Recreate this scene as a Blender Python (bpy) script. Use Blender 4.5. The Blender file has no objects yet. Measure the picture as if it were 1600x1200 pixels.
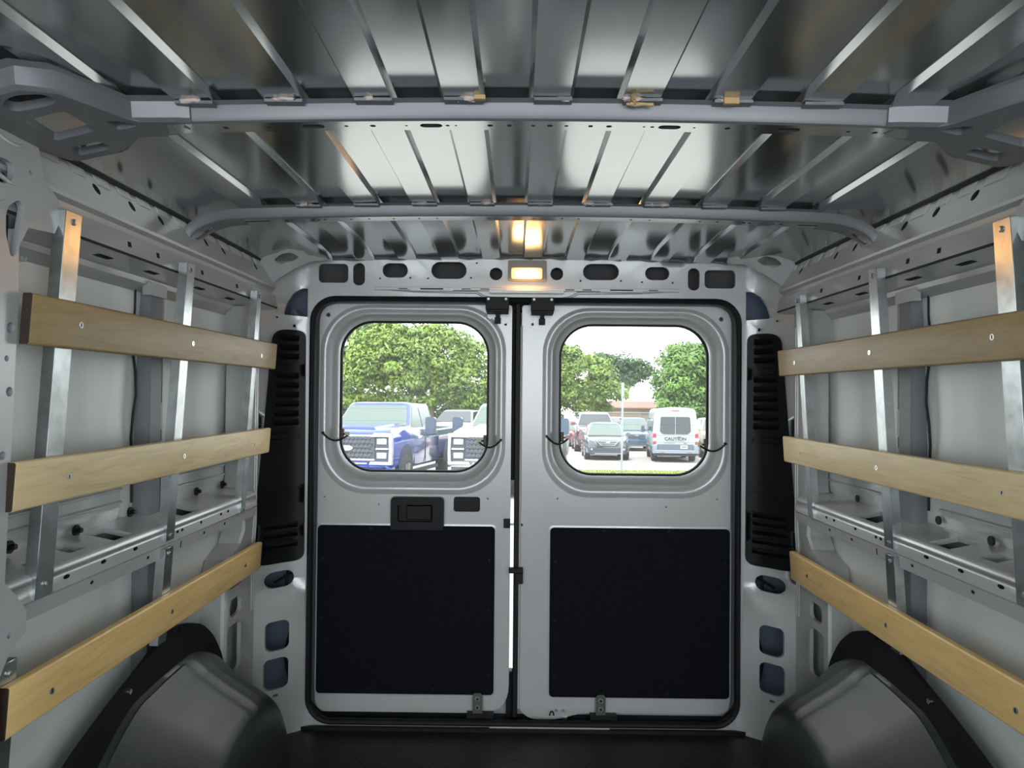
import bpy, bmesh, math, random
from mathutils import Vector, Matrix, noise
from mathutils.geometry import delaunay_2d_cdt
random.seed(7)
PI = math.pi
sc = bpy.context.scene
COL = sc.collection
# ------------------------------------------------------------------ camera
# The van is level: x to the right, y towards the rear doors, z up, cargo floor at z = 0.
F = 1109.0
CAM = Vector((-0.03, 0.0, 1.17))
YAW, PITCH, ROLL = 8 / F, 16 / F, 0.009
RC = Matrix.Rotation(YAW, 3, 'Z') @ Matrix.Rotation(PI / 2 + PITCH, 3, 'X') @ Matrix.Rotation(ROLL, 3, 'Z')
cd = bpy.data.cameras.new('camera')
cd.sensor_width = 36
cd.lens = F * 36 / 1600
cd.clip_start = 0.02
cd.clip_end = 500
cam = bpy.data.objects.new('camera', cd)
COL.objects.link(cam)
cam.matrix_world = Matrix.Translation(CAM) @ RC.to_4x4()
sc.camera = cam
# ------------------------------------------------------------------ exposure, sky, sun, daylight through the windscreen
vs = sc.view_settings
sc.display_settings.display_device = 'sRGB'
vs.view_transform = 'Standard'
vs.look = 'None'
vs.gamma = 1
vs.use_curve_mapping = False
vs.exposure = 0.15
w = bpy.data.worlds.new('sky')
sc.world = w
w.use_nodes = True
wn, wl = w.node_tree.nodes, w.node_tree.links
wn.clear()
wo = wn.new('ShaderNodeOutputWorld')
wb = wn.new('ShaderNodeBackground')
wc = wn.new('ShaderNodeTexCoord')
wno = wn.new('ShaderNodeTexNoise')
wno.inputs['Scale'].default_value = 3.0
wno.inputs['Detail'].default_value = 5
wr = wn.new('ShaderNodeValToRGB')
wr.color_ramp.elements[0].color = (0.90, 0.95, 1.0, 1)
wr.color_ramp.elements[1].color = (1.0, 1.0, 1.0, 1)
wl.new(wc.outputs['Generated'], wno.inputs['Vector'])
wl.new(wno.outputs['Fac'], wr.inputs['Fac'])
wl.new(wr.outputs['Color'], wb.inputs['Color'])
wb.inputs['Strength'].default_value = 3.8
wl.new(wb.outputs['Background'], wo.inputs['Surface'])


def light(name, kind, loc, energy, color=(1, 1, 1), size=None, direction=None):
    d = bpy.data.lights.new(name, kind)
    d.energy = energy
    d.color = color
    if kind == 'AREA':
        d.shape = 'RECTANGLE'
        d.size, d.size_y = size
    elif kind == 'SUN':
        d.angle = size
    else:
        d.shadow_soft_size = size
    o = bpy.data.objects.new(name, d)
    COL.objects.link(o)
    o.location = loc
    if direction:
        o.rotation_euler = Vector(direction).to_track_quat('-Z', 'Y').to_euler()
    return o


light('sun', 'SUN', (0, 0, 20), 5.6, (1, 0.97, 0.92), 0.03, (0.30, 0.55, -1.0))
light('windscreen_daylight', 'AREA', (0, -2.0, 1.27), 19, (0.90, 0.98, 1.0), (1.7, 0.85), (0, 1, -0.15))
light('side_fill_right', 'AREA', (0.92, -0.85, 1.05), 22, (0.90, 0.98, 1.0), (0.6, 0.7), (-1, 0.55, 0))  # added side fill that brightens the walls; no door opening stands here
light('side_fill_left', 'AREA', (-0.92, -0.85, 1.05), 22, (0.90, 0.98, 1.0), (0.6, 0.7), (1, 0.55, 0))  # opposite side fill, likewise added to brighten the walls


# ------------------------------------------------------------------ pixel rays of the photograph (1600 x 1200) used to measure the place
def ray(px, py):
    return RC @ Vector(((px - 800) / F, -(py - 600) / F, -1.0))


def PY(px, py, y):
    r = ray(px, py)
    return CAM + r * (y / r.y)


def PX(px, py, x):
    r = ray(px, py)
    return CAM + r * ((x - CAM.x) / r.x)


def PZ(px, py, z):
    r = ray(px, py)
    return CAM + r * ((z - CAM.z) / r.z)


# ------------------------------------------------------------------ materials
MATS = {}


def mat(name, col=(0.5, 0.5, 0.5), rough=0.5, metal=0.0, spec=0.5, coat=0.0, emit=None, es=0.0,
        noise_scale=None, noise_amt=0.0, bump=0.0, bump_scale=200, stretch=(1, 1, 1), col2=None):
    if name in MATS:
        return MATS[name]
    m = bpy.data.materials.new(name)
    m.use_nodes = True
    nt = m.node_tree
    b = nt.nodes['Principled BSDF']
    b.inputs['Base Color'].default_value = (*col, 1)
    b.inputs['Roughness'].default_value = rough
    b.inputs['Metallic'].default_value = metal
    b.inputs['Specular IOR Level'].default_value = spec
    b.inputs['Coat Weight'].default_value = coat
    b.inputs['Coat Roughness'].default_value = 0.08
    if emit:
        b.inputs['Emission Color'].default_value = (*emit, 1)
        b.inputs['Emission Strength'].default_value = es
    tc = nt.nodes.new('ShaderNodeTexCoord')
    mp = nt.nodes.new('ShaderNodeMapping')
    mp.inputs['Scale'].default_value = stretch
    nt.links.new(tc.outputs['Object'], mp.inputs['Vector'])
    if noise_scale:
        n = nt.nodes.new('ShaderNodeTexNoise')
        n.inputs['Scale'].default_value = noise_scale
        n.inputs['Detail'].default_value = 6
        nt.links.new(mp.outputs['Vector'], n.inputs['Vector'])
        r = nt.nodes.new('ShaderNodeValToRGB')
        c2 = col2 or tuple(c * (1 - noise_amt) for c in col)
        r.color_ramp.elements[0].position = 0.35
        r.color_ramp.elements[0].color = (*c2, 1)
        r.color_ramp.elements[1].position = 0.65
        r.color_ramp.elements[1].color = (*col, 1)
        nt.links.new(n.outputs['Fac'], r.inputs['Fac'])
        nt.links.new(r.outputs['Color'], b.inputs['Base Color'])
    if bump:
        n2 = nt.nodes.new('ShaderNodeTexNoise')
        n2.inputs['Scale'].default_value = bump_scale
        n2.inputs['Detail'].default_value = 3
        nt.links.new(mp.outputs['Vector'], n2.inputs['Vector'])
        bp = nt.nodes.new('ShaderNodeBump')
        bp.inputs['Strength'].default_value = bump
        bp.inputs['Distance'].default_value = 0.002
        nt.links.new(n2.outputs['Fac'], bp.inputs['Height'])
        nt.links.new(bp.outputs['Normal'], b.inputs['Normal'])
    MATS[name] = m
    return m


PAINT = mat('grey_white_paint', (0.46, 0.462, 0.468), 0.30, 0.15, 0.5, 0.25, noise_scale=1.5, noise_amt=0.05)
PRIMER = mat('grey_primer_paint', (0.33, 0.35, 0.37), 0.45)
ROOF = mat('roof_sheet_paint', (0.47, 0.50, 0.505), 0.15, 0.9, 0.5, noise_scale=2.0, noise_amt=0.06)
BOW = mat('shaded_bow_paint', (0.135, 0.138, 0.15), 0.36, 0.1, 0.5)  # body paint darkened: the weak light on the bows is in the colour
SKIN = mat('outer_skin_paint', (0.70, 0.73, 0.725), 0.42, 0.05, 0.4, noise_scale=0.9, noise_amt=0.07)
ZINC = mat('galvanised_steel', (0.62, 0.66, 0.67), 0.27, 0.9, 0.5, noise_scale=28, noise_amt=0.28)
ZINCD = mat('dull_galvanised_steel', (0.36, 0.385, 0.39), 0.42, 0.75, 0.5, noise_scale=30, noise_amt=0.3)
STEEL = mat('bright_screw_steel', (0.8, 0.8, 0.8), 0.2, 1.0)
BLACK = mat('black_moulded_plastic', (0.005, 0.0055, 0.007), 0.45, 0, 0.18, bump=0.25, bump_scale=600)
WELLM = mat('wheel_cover_plastic', (0.022, 0.027, 0.025), 0.32, 0, 0.8, bump=0.35, bump_scale=500)
RUBBER = mat('black_rubber', (0.005, 0.005, 0.006), 0.6, 0, 0.3)
PANEL = mat('black_board', (0.005, 0.006, 0.009), 0.8, 0, 0.12, noise_scale=60, noise_amt=0.3)
GAP = mat('cavity_shade_and_plug', (0.02, 0.02, 0.022), 0.8)  # near-black: shade painted inside holes and gaps; also colours the wall plugs
POSTM = mat('post_dark_grey', (0.13, 0.138, 0.155), 0.5)  # darker grey than the wall paint around the posts
FOAM = mat('pink_beige_sealant', (0.45, 0.36, 0.33), 0.7, bump=0.6, bump_scale=120)
FOAM2 = mat('tan_sealant', (0.42, 0.28, 0.13), 0.75, bump=0.8, bump_scale=150)
SEAL = mat('pale_seam_sealer', (0.60, 0.62, 0.60), 0.35)


def wood(name, c1, c2, c3):
    m = bpy.data.materials.new(name)
    m.use_nodes = True
    nt = m.node_tree
    N, L = nt.nodes, nt.links
    b = N['Principled BSDF']
    b.inputs['Roughness'].default_value = 0.42
    b.inputs['Specular IOR Level'].default_value = 0.45
    tc = N.new('ShaderNodeTexCoord')
    mp = N.new('ShaderNodeMapping')
    mp.inputs['Scale'].default_value = (3, 1.1, 9)
    L.new(tc.outputs['Object'], mp.inputs['Vector'])
    n = N.new('ShaderNodeTexNoise')
    n.inputs['Scale'].default_value = 3.2
    n.inputs['Detail'].default_value = 5
    n.inputs['Distortion'].default_value = 1.2
    L.new(mp.outputs['Vector'], n.inputs['Vector'])
    r = N.new('ShaderNodeValToRGB')
    e = r.color_ramp.elements
    e[0].position, e[0].color = 0.3, (*c2, 1)
    e[1].position, e[1].color = 0.7, (*c1, 1)
    L.new(n.outputs['Fac'], r.inputs['Fac'])
    mp2 = N.new('ShaderNodeMapping')
    mp2.inputs['Scale'].default_value = (6, 2.0, 24)
    L.new(tc.outputs['Object'], mp2.inputs['Vector'])
    n2 = N.new('ShaderNodeTexNoise')
    n2.inputs['Scale'].default_value = 2.5
    n2.inputs['Detail'].default_value = 8
    n2.inputs['Distortion'].default_value = 1.6
    L.new(mp2.outputs['Vector'], n2.inputs['Vector'])
    mr = N.new('ShaderNodeMapRange')
    mr.inputs['From Min'].default_value = 0.5
    mr.inputs['From Max'].default_value = 0.78
    mr.inputs['To Max'].default_value = 0.55
    L.new(n2.outputs['Fac'], mr.inputs['Value'])
    mx = N.new('ShaderNodeMixRGB')
    mx.inputs['Color2'].default_value = (*c3, 1)
    L.new(mr.outputs['Result'], mx.inputs['Fac'])
    L.new(r.outputs['Color'], mx.inputs['Color1'])
    L.new(mx.outputs['Color'], b.inputs['Base Color'])
    bp = N.new('ShaderNodeBump')
    bp.inputs['Strength'].default_value = 0.08
    L.new(n2.outputs['Fac'], bp.inputs['Height'])
    L.new(bp.outputs['Normal'], b.inputs['Normal'])
    return m


WOOD_A = wood('brown_stained_maple', (0.36, 0.255, 0.115), (0.28, 0.19, 0.08), (0.17, 0.11, 0.05))
WOOD_B = wood('pale_maple', (0.74, 0.59, 0.34), (0.62, 0.47, 0.25), (0.42, 0.29, 0.14))
WOOD_C = wood('golden_maple', (0.78, 0.54, 0.24), (0.66, 0.44, 0.18), (0.46, 0.29, 0.11))
ENDG = mat('dark_end_grain', (0.022, 0.010, 0.006), 0.7)

# glass: clear sheet with fresnel reflection
GLASS = bpy.data.materials.new('window_glass')
GLASS.use_nodes = True
nt = GLASS.node_tree
nt.nodes.clear()
go = nt.nodes.new('ShaderNodeOutputMaterial')
gm = nt.nodes.new('ShaderNodeMixShader')
gt = nt.nodes.new('ShaderNodeBsdfTransparent')
gt.inputs['Color'].default_value = (0.93, 0.97, 0.95, 1)
gg = nt.nodes.new('ShaderNodeBsdfGlossy')
gg.inputs['Roughness'].default_value = 0.02
gf = nt.nodes.new('ShaderNodeFresnel')
gf.inputs['IOR'].default_value = 1.10
nt.links.new(gf.outputs[0], gm.inputs[0])
nt.links.new(gt.outputs[0], gm.inputs[1])
nt.links.new(gg.outputs[0], gm.inputs[2])
gv = nt.nodes.new('ShaderNodeBsdfTranslucent')
gv.inputs['Color'].default_value = (0.9, 0.95, 0.92, 1)
gm2 = nt.nodes.new('ShaderNodeMixShader')
gm2.inputs[0].default_value = 0.028
nt.links.new(gm.outputs[0], gm2.inputs[1])
nt.links.new(gv.outputs[0], gm2.inputs[2])
nt.links.new(gm2.outputs[0], go.inputs[0])


# ------------------------------------------------------------------ mesh builder
class MB:
    def __init__(s):
        s.v, s.f, s.m, s.mats = [], [], [], []

    def mi(s, m):
        if m not in s.mats:
            s.mats.append(m)
        return s.mats.index(m)

    def add(s, verts, faces, m):
        k = len(s.v)
        i = s.mi(m)
        s.v += [Vector(p) for p in verts]
        s.f += [tuple(k + a for a in f) for f in faces]
        s.m += [i] * len(faces)

    def box(s, a, b, m, R=None, c=None):
        x0, y0, z0 = a
        x1, y1, z1 = b
        vs_ = [Vector(p) for p in ((x0, y0, z0), (x1, y0, z0), (x1, y1, z0), (x0, y1, z0), (x0, y0, z1), (x1, y0, z1), (x1, y1, z1), (x0, y1, z1))]
        if R:
            c = c or Vector((0, 0, 0))
            vs_ = [R @ (p - c) + c for p in vs_]
        s.add(vs_, [(0, 3, 2, 1), (4, 5, 6, 7), (0, 1, 5, 4), (1, 2, 6, 5), (2, 3, 7, 6), (3, 0, 4, 7)], m)

    def loft(s, loops, m, closed=True, cap0=False, cap1=False):
        n = len(loops[0])
        vs_ = [p for L in loops for p in L]
        fs = []
        for i in range(len(loops) - 1):
            for j in range(n if closed else n - 1):
                k = (j + 1) % n
                fs.append((i * n + j, i * n + k, (i + 1) * n + k, (i + 1) * n + j))
        if cap0:
            fs.append(tuple(range(n)))
        if cap1:
            fs.append(tuple(reversed(range((len(loops) - 1) * n, len(loops) * n))))
        s.add(vs_, fs, m)

    def tube(s, pts, r, m, n=8, taper=None, cap=True):
        pts = [Vector(p) for p in pts]
        loops = []
        for i, p in enumerate(pts):
            d = (pts[min(i + 1, len(pts) - 1)] - pts[max(i - 1, 0)]).normalized()
            up = Vector((0, 0, 1)) if abs(d.z) < 0.9 else Vector((1, 0, 0))
            a = d.cross(up).normalized()
            b = d.cross(a).normalized()
            rr = r if taper is None else taper[i]
            loops.append([p + a * rr * math.cos(2 * PI * k / n) + b * rr * math.sin(2 * PI * k / n) for k in range(n)])
        s.loft(loops, m, True, cap, cap)

    def disc(s, c, r, h, m, axis, n=14):
        c = Vector(c)
        ax = Vector(axis).normalized()
        s.tube([c, c + ax * h], r, m, n)

    def blob(s, c, r, m, seed=0, rough=0.3, n=10):
        c = Vector(c)
        vs_, fs = [], []
        for i in range(n + 1):
            th = PI * i / n
            for j in range(n * 2):
                ph = PI * j / n
                d = Vector((math.sin(th) * math.cos(ph), math.sin(th) * math.sin(ph), math.cos(th)))
                k = 1 + rough * noise.noise(d * 1.7 + Vector((seed, seed * 0.7, 0)))
                vs_.append(c + Vector((d.x * r[0], d.y * r[1], d.z * r[2])) * k)
        w_ = n * 2
        for i in range(n):
            for j in range(w_):
                fs.append((i * w_ + j, i * w_ + (j + 1) % w_, (i + 1) * w_ + (j + 1) % w_, (i + 1) * w_ + j))
        s.add(vs_, fs, m)

    def build(s, name, parent=None, smooth=40, bevel=0.0, seg=2, solid=0.0, origin=None, merge=1e-5):
        me = bpy.data.meshes.new(name)
        o3 = Vector(origin) if origin is not None else Vector((0, 0, 0))
        me.from_pydata([p - o3 for p in s.v], [], s.f)
        for m in s.mats:
            me.materials.append(m)
        me.polygons.foreach_set('material_index', s.m)
        bm = bmesh.new()
        bm.from_mesh(me)
        if merge:
            bmesh.ops.remove_doubles(bm, verts=bm.verts, dist=merge)
        bmesh.ops.recalc_face_normals(bm, faces=bm.faces)
        bm.to_mesh(me)
        bm.free()
        if smooth:
            me.shade_smooth()
            me.set_sharp_from_angle(angle=math.radians(smooth))
        o = bpy.data.objects.new(name, me)
        COL.objects.link(o)
        o.location = o3
        if parent:
            o.parent = parent
            o.location = o3 - wloc(parent)
        if solid:
            md = o.modifiers.new('s', 'SOLIDIFY')
            md.thickness = solid
        if bevel:
            md = o.modifiers.new('b', 'BEVEL')
            md.width = bevel
            md.segments = seg
            md.limit_method = 'ANGLE'
            md.angle_limit = math.radians(35)
            md.harden_normals = False
        return o


def wloc(o):
    v = Vector((0, 0, 0))
    while o:
        v = v + o.location
        o = o.parent
    return v


def empty(name, loc=(0, 0, 0), parent=None):
    o = bpy.data.objects.new(name, None)
    COL.objects.link(o)
    o.empty_display_size = 0.1
    o.location = Vector(loc) - (wloc(parent) if parent else Vector((0, 0, 0)))
    if parent:
        o.parent = parent
    return o


def tag(o, label=None, cat=None, group=None, kind=None):
    if label:
        o['label'] = label
    if cat:
        o['category'] = cat
    if group:
        o['group'] = group
    if kind:
        o['kind'] = kind
    return o


def structure(name):
    return tag(empty(name), kind='structure')


def copy_tree(o, parent=None):
    c = o.copy()
    COL.objects.link(c)
    c.parent = parent
    for ch in list(o.children):
        copy_tree(ch, c)
    return c


# ------------------------------------------------------------------ 2-D outlines and stamped plates
def rrect(cx, cz, w_, h, r, n=6):
    """rounded rectangle, counter-clockwise"""
    r = min(r, w_ / 2 - 1e-4, h / 2 - 1e-4)
    pts = []
    for (sx, sz, a0) in ((1, -1, -PI / 2), (1, 1, 0), (-1, 1, PI / 2), (-1, -1, PI)):
        ox, oz = cx + sx * (w_ / 2 - r), cz + sz * (h / 2 - r)
        for k in range(n + 1):
            a = a0 + PI / 2 * k / n
            pts.append((ox + r * math.cos(a), oz + r * math.sin(a)))
    return pts


def ell(cx, cz, rx, rz, n=14):
    return [(cx + rx * math.cos(2 * PI * k / n), cz + rz * math.sin(2 * PI * k / n)) for k in range(n)]


def rpoly(pts, r, n=4):
    """polygon with rounded corners"""
    out = []
    m = len(pts)
    for i in range(m):
        p0, p1, p2 = (Vector(pts[i - 1][:2]), Vector(pts[i][:2]), Vector(pts[(i + 1) % m][:2]))
        rr = r[i] if isinstance(r, (list, tuple)) else r
        a = (p0 - p1)
        b = (p2 - p1)
        d = min(rr, a.length * 0.45, b.length * 0.45)
        if d < 1e-5:
            out.append(tuple(p1))
            continue
        q0, q2 = p1 + a.normalized() * d, p1 + b.normalized() * d
        for k in range(n + 1):
            t = k / n
            q = q0 * (1 - t) ** 2 + p1 * 2 * t * (1 - t) + q2 * t * t
            out.append(tuple(q))
    return out


def inside(p, poly):
    x, y = p
    c = False
    j = len(poly) - 1
    for i in range(len(poly)):
        xi, yi = poly[i]
        xj, yj = poly[j]
        if (yi > y) != (yj > y) and x < (xj - xi) * (y - yi) / (yj - yi) + xi:
            c = not c
        j = i
    return c


def dedupe(L):
    out = []
    for p in L:
        if not out or (abs(p[0] - out[-1][0]) + abs(p[1] - out[-1][1])) > 1e-5:
            out.append((p[0], p[1]))
    if len(out) > 1 and (abs(out[0][0] - out[-1][0]) + abs(out[0][1] - out[-1][1])) < 1e-5:
        out.pop()
    return out


def subdiv(L, g):
    out = []
    for i, p in enumerate(L):
        q = L[(i + 1) % len(L)]
        k = max(1, int(math.hypot(q[0] - p[0], q[1] - p[1]) / g + 0.5))
        out += [(p[0] + (q[0] - p[0]) * j / k, p[1] + (q[1] - p[1]) * j / k) for j in range(k)]
    return out


def plate(mb, outer, holes, mp, m, t=0.006, grid=None, back=False, rim=True, mrim=None):
    """A sheet outline with holes; mp(u, v, w) -> 3-D, w = depth behind the face. Hole edges are turned back by t."""
    loops = [dedupe(outer)] + [dedupe(h) for h in holes]
    if grid:
        loops[0] = subdiv(loops[0], grid)
    vs_, es = [], []
    for L in loops:
        k = len(vs_)
        vs_ += [Vector(p) for p in L]
        es += [(k + i, k + (i + 1) % len(L)) for i in range(len(L))]
    if grid:
        us = [p[0] for p in loops[0]]
        ws = [p[1] for p in loops[0]]
        nu = max(1, int((max(us) - min(us)) / grid))
        nv = max(1, int((max(ws) - min(ws)) / grid))
        for i in range(1, nu):
            for j in range(1, nv):
                p = (min(us) + (max(us) - min(us)) * i / nu, min(ws) + (max(ws) - min(ws)) * j / nv)
                if inside(p, loops[0]) and not any(inside(p, h) for h in loops[1:]):
                    vs_.append(Vector(p))
    r = delaunay_2d_cdt(vs_, es, [], 0, 1e-7)
    V, T = r[0], r[2]
    keep = []
    for f in T:
        c = sum((V[i] for i in f), Vector((0, 0))) / len(f)
        if inside(c, loops[0]) and not any(inside(c, h) for h in loops[1:]):
            keep.append(tuple(f))
    mb.add([mp(v.x, v.y, 0.0) for v in V], keep, m)
    if back:
        mb.add([mp(v.x, v.y, t) for v in V], [tuple(reversed(f)) for f in keep], m)
    if rim:
        for L in loops:
            n = len(L)
            mb.add([mp(p[0], p[1], 0.0) for p in L] + [mp(p[0], p[1], t) for p in L],
                   [(i, (i + 1) % n, n + (i + 1) % n, n + i) for i in range(n)], mrim or m)


# ================================================================== THE SETTING: the van body
W_IN = 0.967   # outer skin, inside face
Y0, Y1 = -2.05, 2.60


def camber(x):
    return -0.025 * x * x


# ---- floor
fl = structure('floor')
mb = MB()
FLOORM = bpy.data.materials.new('black_tread_mat')
FLOORM.use_nodes = True
nt = FLOORM.node_tree
b = nt.nodes['Principled BSDF']
b.inputs['Base Color'].default_value = (0.009, 0.012, 0.012, 1)
b.inputs['Roughness'].default_value = 0.5
tc = nt.nodes.new('ShaderNodeTexCoord')
hs = []
for k, (ang, sx, sy) in enumerate(((0.62, 22, 55), (-0.62, 55, 22))):
    mp_ = nt.nodes.new('ShaderNodeMapping')
    mp_.inputs['Rotation'].default_value = (0, 0, PI / 4)
    nt.links.new(tc.outputs['Object'], mp_.inputs['Vector'])
    br = nt.nodes.new('ShaderNodeTexBrick')
    br.inputs['Scale'].default_value = 1.0
    br.inputs['Brick Width'].default_value = 0.045
    br.inputs['Row Height'].default_value = 0.02
    br.inputs['Mortar Size'].default_value = 0.003
    br.inputs['Mortar Smooth'].default_value = 0.4
    if k:
        mp_.inputs['Rotation'].default_value = (0, 0, -PI / 4)
    nt.links.new(mp_.outputs['Vector'], br.inputs['Vector'])
    hs.append(br)
ad = nt.nodes.new('ShaderNodeMath')
ad.operation = 'ADD'
nt.links.new(hs[0].outputs['Fac'], ad.inputs[0])
nt.links.new(hs[1].outputs['Fac'], ad.inputs[1])
bp = nt.nodes.new('ShaderNodeBump')
bp.inputs['Strength'].default_value = 0.9
bp.inputs['Distance'].default_value = 0.004
nt.links.new(ad.outputs[0], bp.inputs['Height'])
nt.links.new(bp.outputs['Normal'], b.inputs['Normal'])
mb.box((-W_IN, Y0, -0.03), (W_IN, 2.47, 0.0), FLOORM)
mb.build('rubber_floor_mat', fl, bevel=0)
mb = MB()
mb.box((-0.82, 2.47, -0.05), (0.82, 2.60, 0.012), RUBBER)
mb.box((-0.115, 2.475, 0.0125), (0.30, 2.50, 0.03), mat('beige_threshold_plastic', (0.40, 0.33, 0.28), 0.6))
mb.build('door_threshold', fl)

# ---- ceiling
ce = structure('ceiling')
PER = 0.1465
UP0, DN0 = -0.091, -0.0115      # where the sheet steps up / down going to +x
prof = []                        # (x, step)
xs = []
hw = 0.0035
for k in range(-6, 7):
    for (x0, s0, s1) in ((UP0 + k * PER, 0.0, 1.0), (DN0 + k * PER, 1.0, 0.0)):
        if abs(x0) < 0.76:
            xs.append((x0 - hw, s0))
            xs.append((x0 + hw, s1))
xs.sort()
edge = [(0.79, 0), (0.83, 0), (0.87, 0), (0.90, 0), (0.93, 0), (0.967, 0)]
first, last = xs[0][1], xs[-1][1]
xs = [(-x, first if x < 0.8 else 0) for x, _ in reversed(edge)] + xs + [(x, last if x < 0.8 else 0) for x, _ in edge]


def roof_z(x, step):
    z = 1.654 + camber(x) + 0.010 * step
    a = abs(x)
    if a > 0.80:
        z -= ((a - 0.80) / 0.12) ** 2 * 0.032
    return z


mb = MB()
ys = [Y0 + (2.50 - Y0) * i / 24 for i in range(25)]
rows = []
for y in ys:
    rows.append([(x, y, roof_z(x, s_) - 0.012 * max(0, (y - 2.3) / 0.2)) for x, s_ in xs])
mb.loft(rows, ROOF, closed=False)
mb.build('corrugated_roof_sheet', ce, smooth=25)
mb = MB()
mb.box((-0.99, Y0, 1.70), (0.99, 2.64, 1.72), PRIMER)
mb.build('outer_roof_skin', ce)


# ---- roof bows
def bow(name, yf, zc, width, xe, holes, fade=1.0, cam_k=-0.025):
    """pressed channel across the roof: front web, holed bottom, rear web"""
    mb_ = MB()

    def zz(x):
        return zc + cam_k * x * x
    n = 36
    X = [-xe + 2 * xe * i / n for i in range(n + 1)]
    H = 0.026
    front = [(-0.022, H + 0.004), (-0.012, H), (-0.009, 0.008), (-0.006, 0.002), (0.0, 0.0)]
    back_ = [(width, 0.0), (width + 0.004, 0.003), (width + 0.007, 0.010), (width + 0.010, H), (width + 0.022, H + 0.003)]
    for pr in (front, back_):
        mb_.loft([[(x, yf + dy, zz(x) + dz) for dy, dz in pr] for x in X], BOW, closed=False)
    plate(mb_, [(-xe, 0), (xe, 0), (xe, width), (-xe, width)], holes, lambda u, v, t: Vector((u, yf + v, zz(u) + t)), ROOF, t=0.005, grid=0.05, mrim=GAP)
    # scalloped front flange tabs under the low bands of the roof sheet
    for k in range(-4, 5):
        a = DN0 + k * PER + 0.005
        if abs(a + 0.035) < xe - 0.03:
            mb_.box((a, yf - 0.030, zz(a) + H - 0.003), (a + 0.062, yf - 0.008, zz(a) + H + 0.002), BOW)
    return mb_.build(name, ce, smooth=35)


def bx(px, c=0.455, dy=423.0):
    return (px - 808) * c / dy + CAM.x


hl = []
for px, kind in ((412, 's'), (345, 'm'), (483, 'L'), (535, 's'), (577, 'm'), (630, 't'), (669, 'L'), (695, 's'), (708, 't'), (762, 'm'), (792, 'q'), (830, 's'),
                 (856, 'm'), (882, 's'), (920, 'q'), (949, 'm'), (1004, 't'), (1017, 's'), (1044, 'L'), (1083, 't'), (1135, 'm'), (1178, 's'),
                 (1231, 'L'), (1324, 's'), (1366, 'm'), (1381, 't')):
    x = bx(px)
    if abs(x) > 0.62:
        continue
    w_ = {'s': 0.007, 'm': 0.010, 't': 0.004, 'L': 0.038, 'q': 0.007}[kind]
    h_ = {'s': 0.007, 'm': 0.010, 't': 0.005, 'L': 0.017, 'q': 0.009}[kind]
    hl.append(rrect(x, 0.020, w_, h_, h_ * 0.5 if kind != 'q' else 0.0008, 3))
bow('roof_bow', 1.176, 1.625, 0.040, 0.64, hl)
hl = []
for px, w_ in ((391, 0.085), (443, 0.012), (452, 0.006), (485, 0.007), (494, 0.007), (504, 0.008), (545, 0.006), (573, 0.007), (612, 0.006), (652, 0.006), (680, 0.006),
               (832, 0.008), (762, 0.005), (876, 0.006), (902, 0.006), (984, 0.006), (1013, 0.006), (1092, 0.006), (1119, 0.007), (1160, 0.012), (1169, 0.008), (1207, 0.008), (1270, 0.085), (1218, 0.008)):
    x = bx(px, 0.455, 276.0)
    hl.append(rrect(x, 0.020, w_, 0.010, 0.004, 3))
bow('roof_bow', 1.81, 1.625, 0.042, 0.74, hl)

# rear bow ends: each curves down to the side rail, with a slot near its foot
for s in (-1, 1):
    mb = MB()
    cl = []
    n = 12
    for i in range(n + 1):
        t = i / n
        a = t * PI / 2 * 0.93
        x = 0.74 + 0.135 * math.sin(a)
        z = 1.625 + camber(0.74) - 0.060 * (1 - math.cos(a)) - 0.004 * t
        cl.append((x, z))
    for i in range(n):
        pass
    H = 0.026
    pr = [(-0.012, H), (-0.009, 0.008), (-0.006, 0.002), (0.0, 0.0)]
    mb.loft([[(s * (x + dz * 0.4 * (i / n)), 1.81 + dy, z + dz) for dy, dz in pr] for i, (x, z) in enumerate(cl)], BOW, closed=False)

    def cmap(u, v, t, s=s, cl=cl, n=n):
        k = max(0, min(n - 1, int(u * n)))
        f_ = u * n - k
        x = cl[k][0] * (1 - f_) + cl[k + 1][0] * f_
        z = cl[k][1] * (1 - f_) + cl[k + 1][1] * f_
        return Vector((s * (x + t * 0.5), 1.81 + v, z + t))
    plate(mb, [(0, 0), (1, 0), (1, 0.055), (0, 0.055)], [rrect(0.66, 0.028, 0.42, 0.022, 0.008, 4)], cmap, BOW, t=0.006, grid=0.05)
    mb.build('bow_end', ce, smooth=35)

# gussets that widen the first bow into the side pillars
GZ = 1.592
g_out = [(300, 192), (282, 191), (210, 191), (160, 172), (92, 147), (30, 141), (-60, 165), (-60, 230), (0, 212), (60, 236), (116, 254), (190, 238), (212, 214), (262, 213), (300, 206)]
g_holes = [[(4, 160), (22, 149), (68, 147), (91, 158), (76, 166), (26, 175), (6, 170)],
           [(36, 190), (100, 173), (152, 204), (86, 221)],
           [(162, 188), (190, 190), (220, 196), (184, 204)],
           [(108, 231), (155, 221), (177, 232), (124, 244)]]


def gheight(a):
    return 1.625 + camber(a) - max(0, abs(a) - 0.64) * 0.13


def gz(p):
    c = 1.60
    for _ in range(4):
        q = PZ(p[0], p[1], c)
        c = gheight(q.x)
    return (q.x, q.y)


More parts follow.
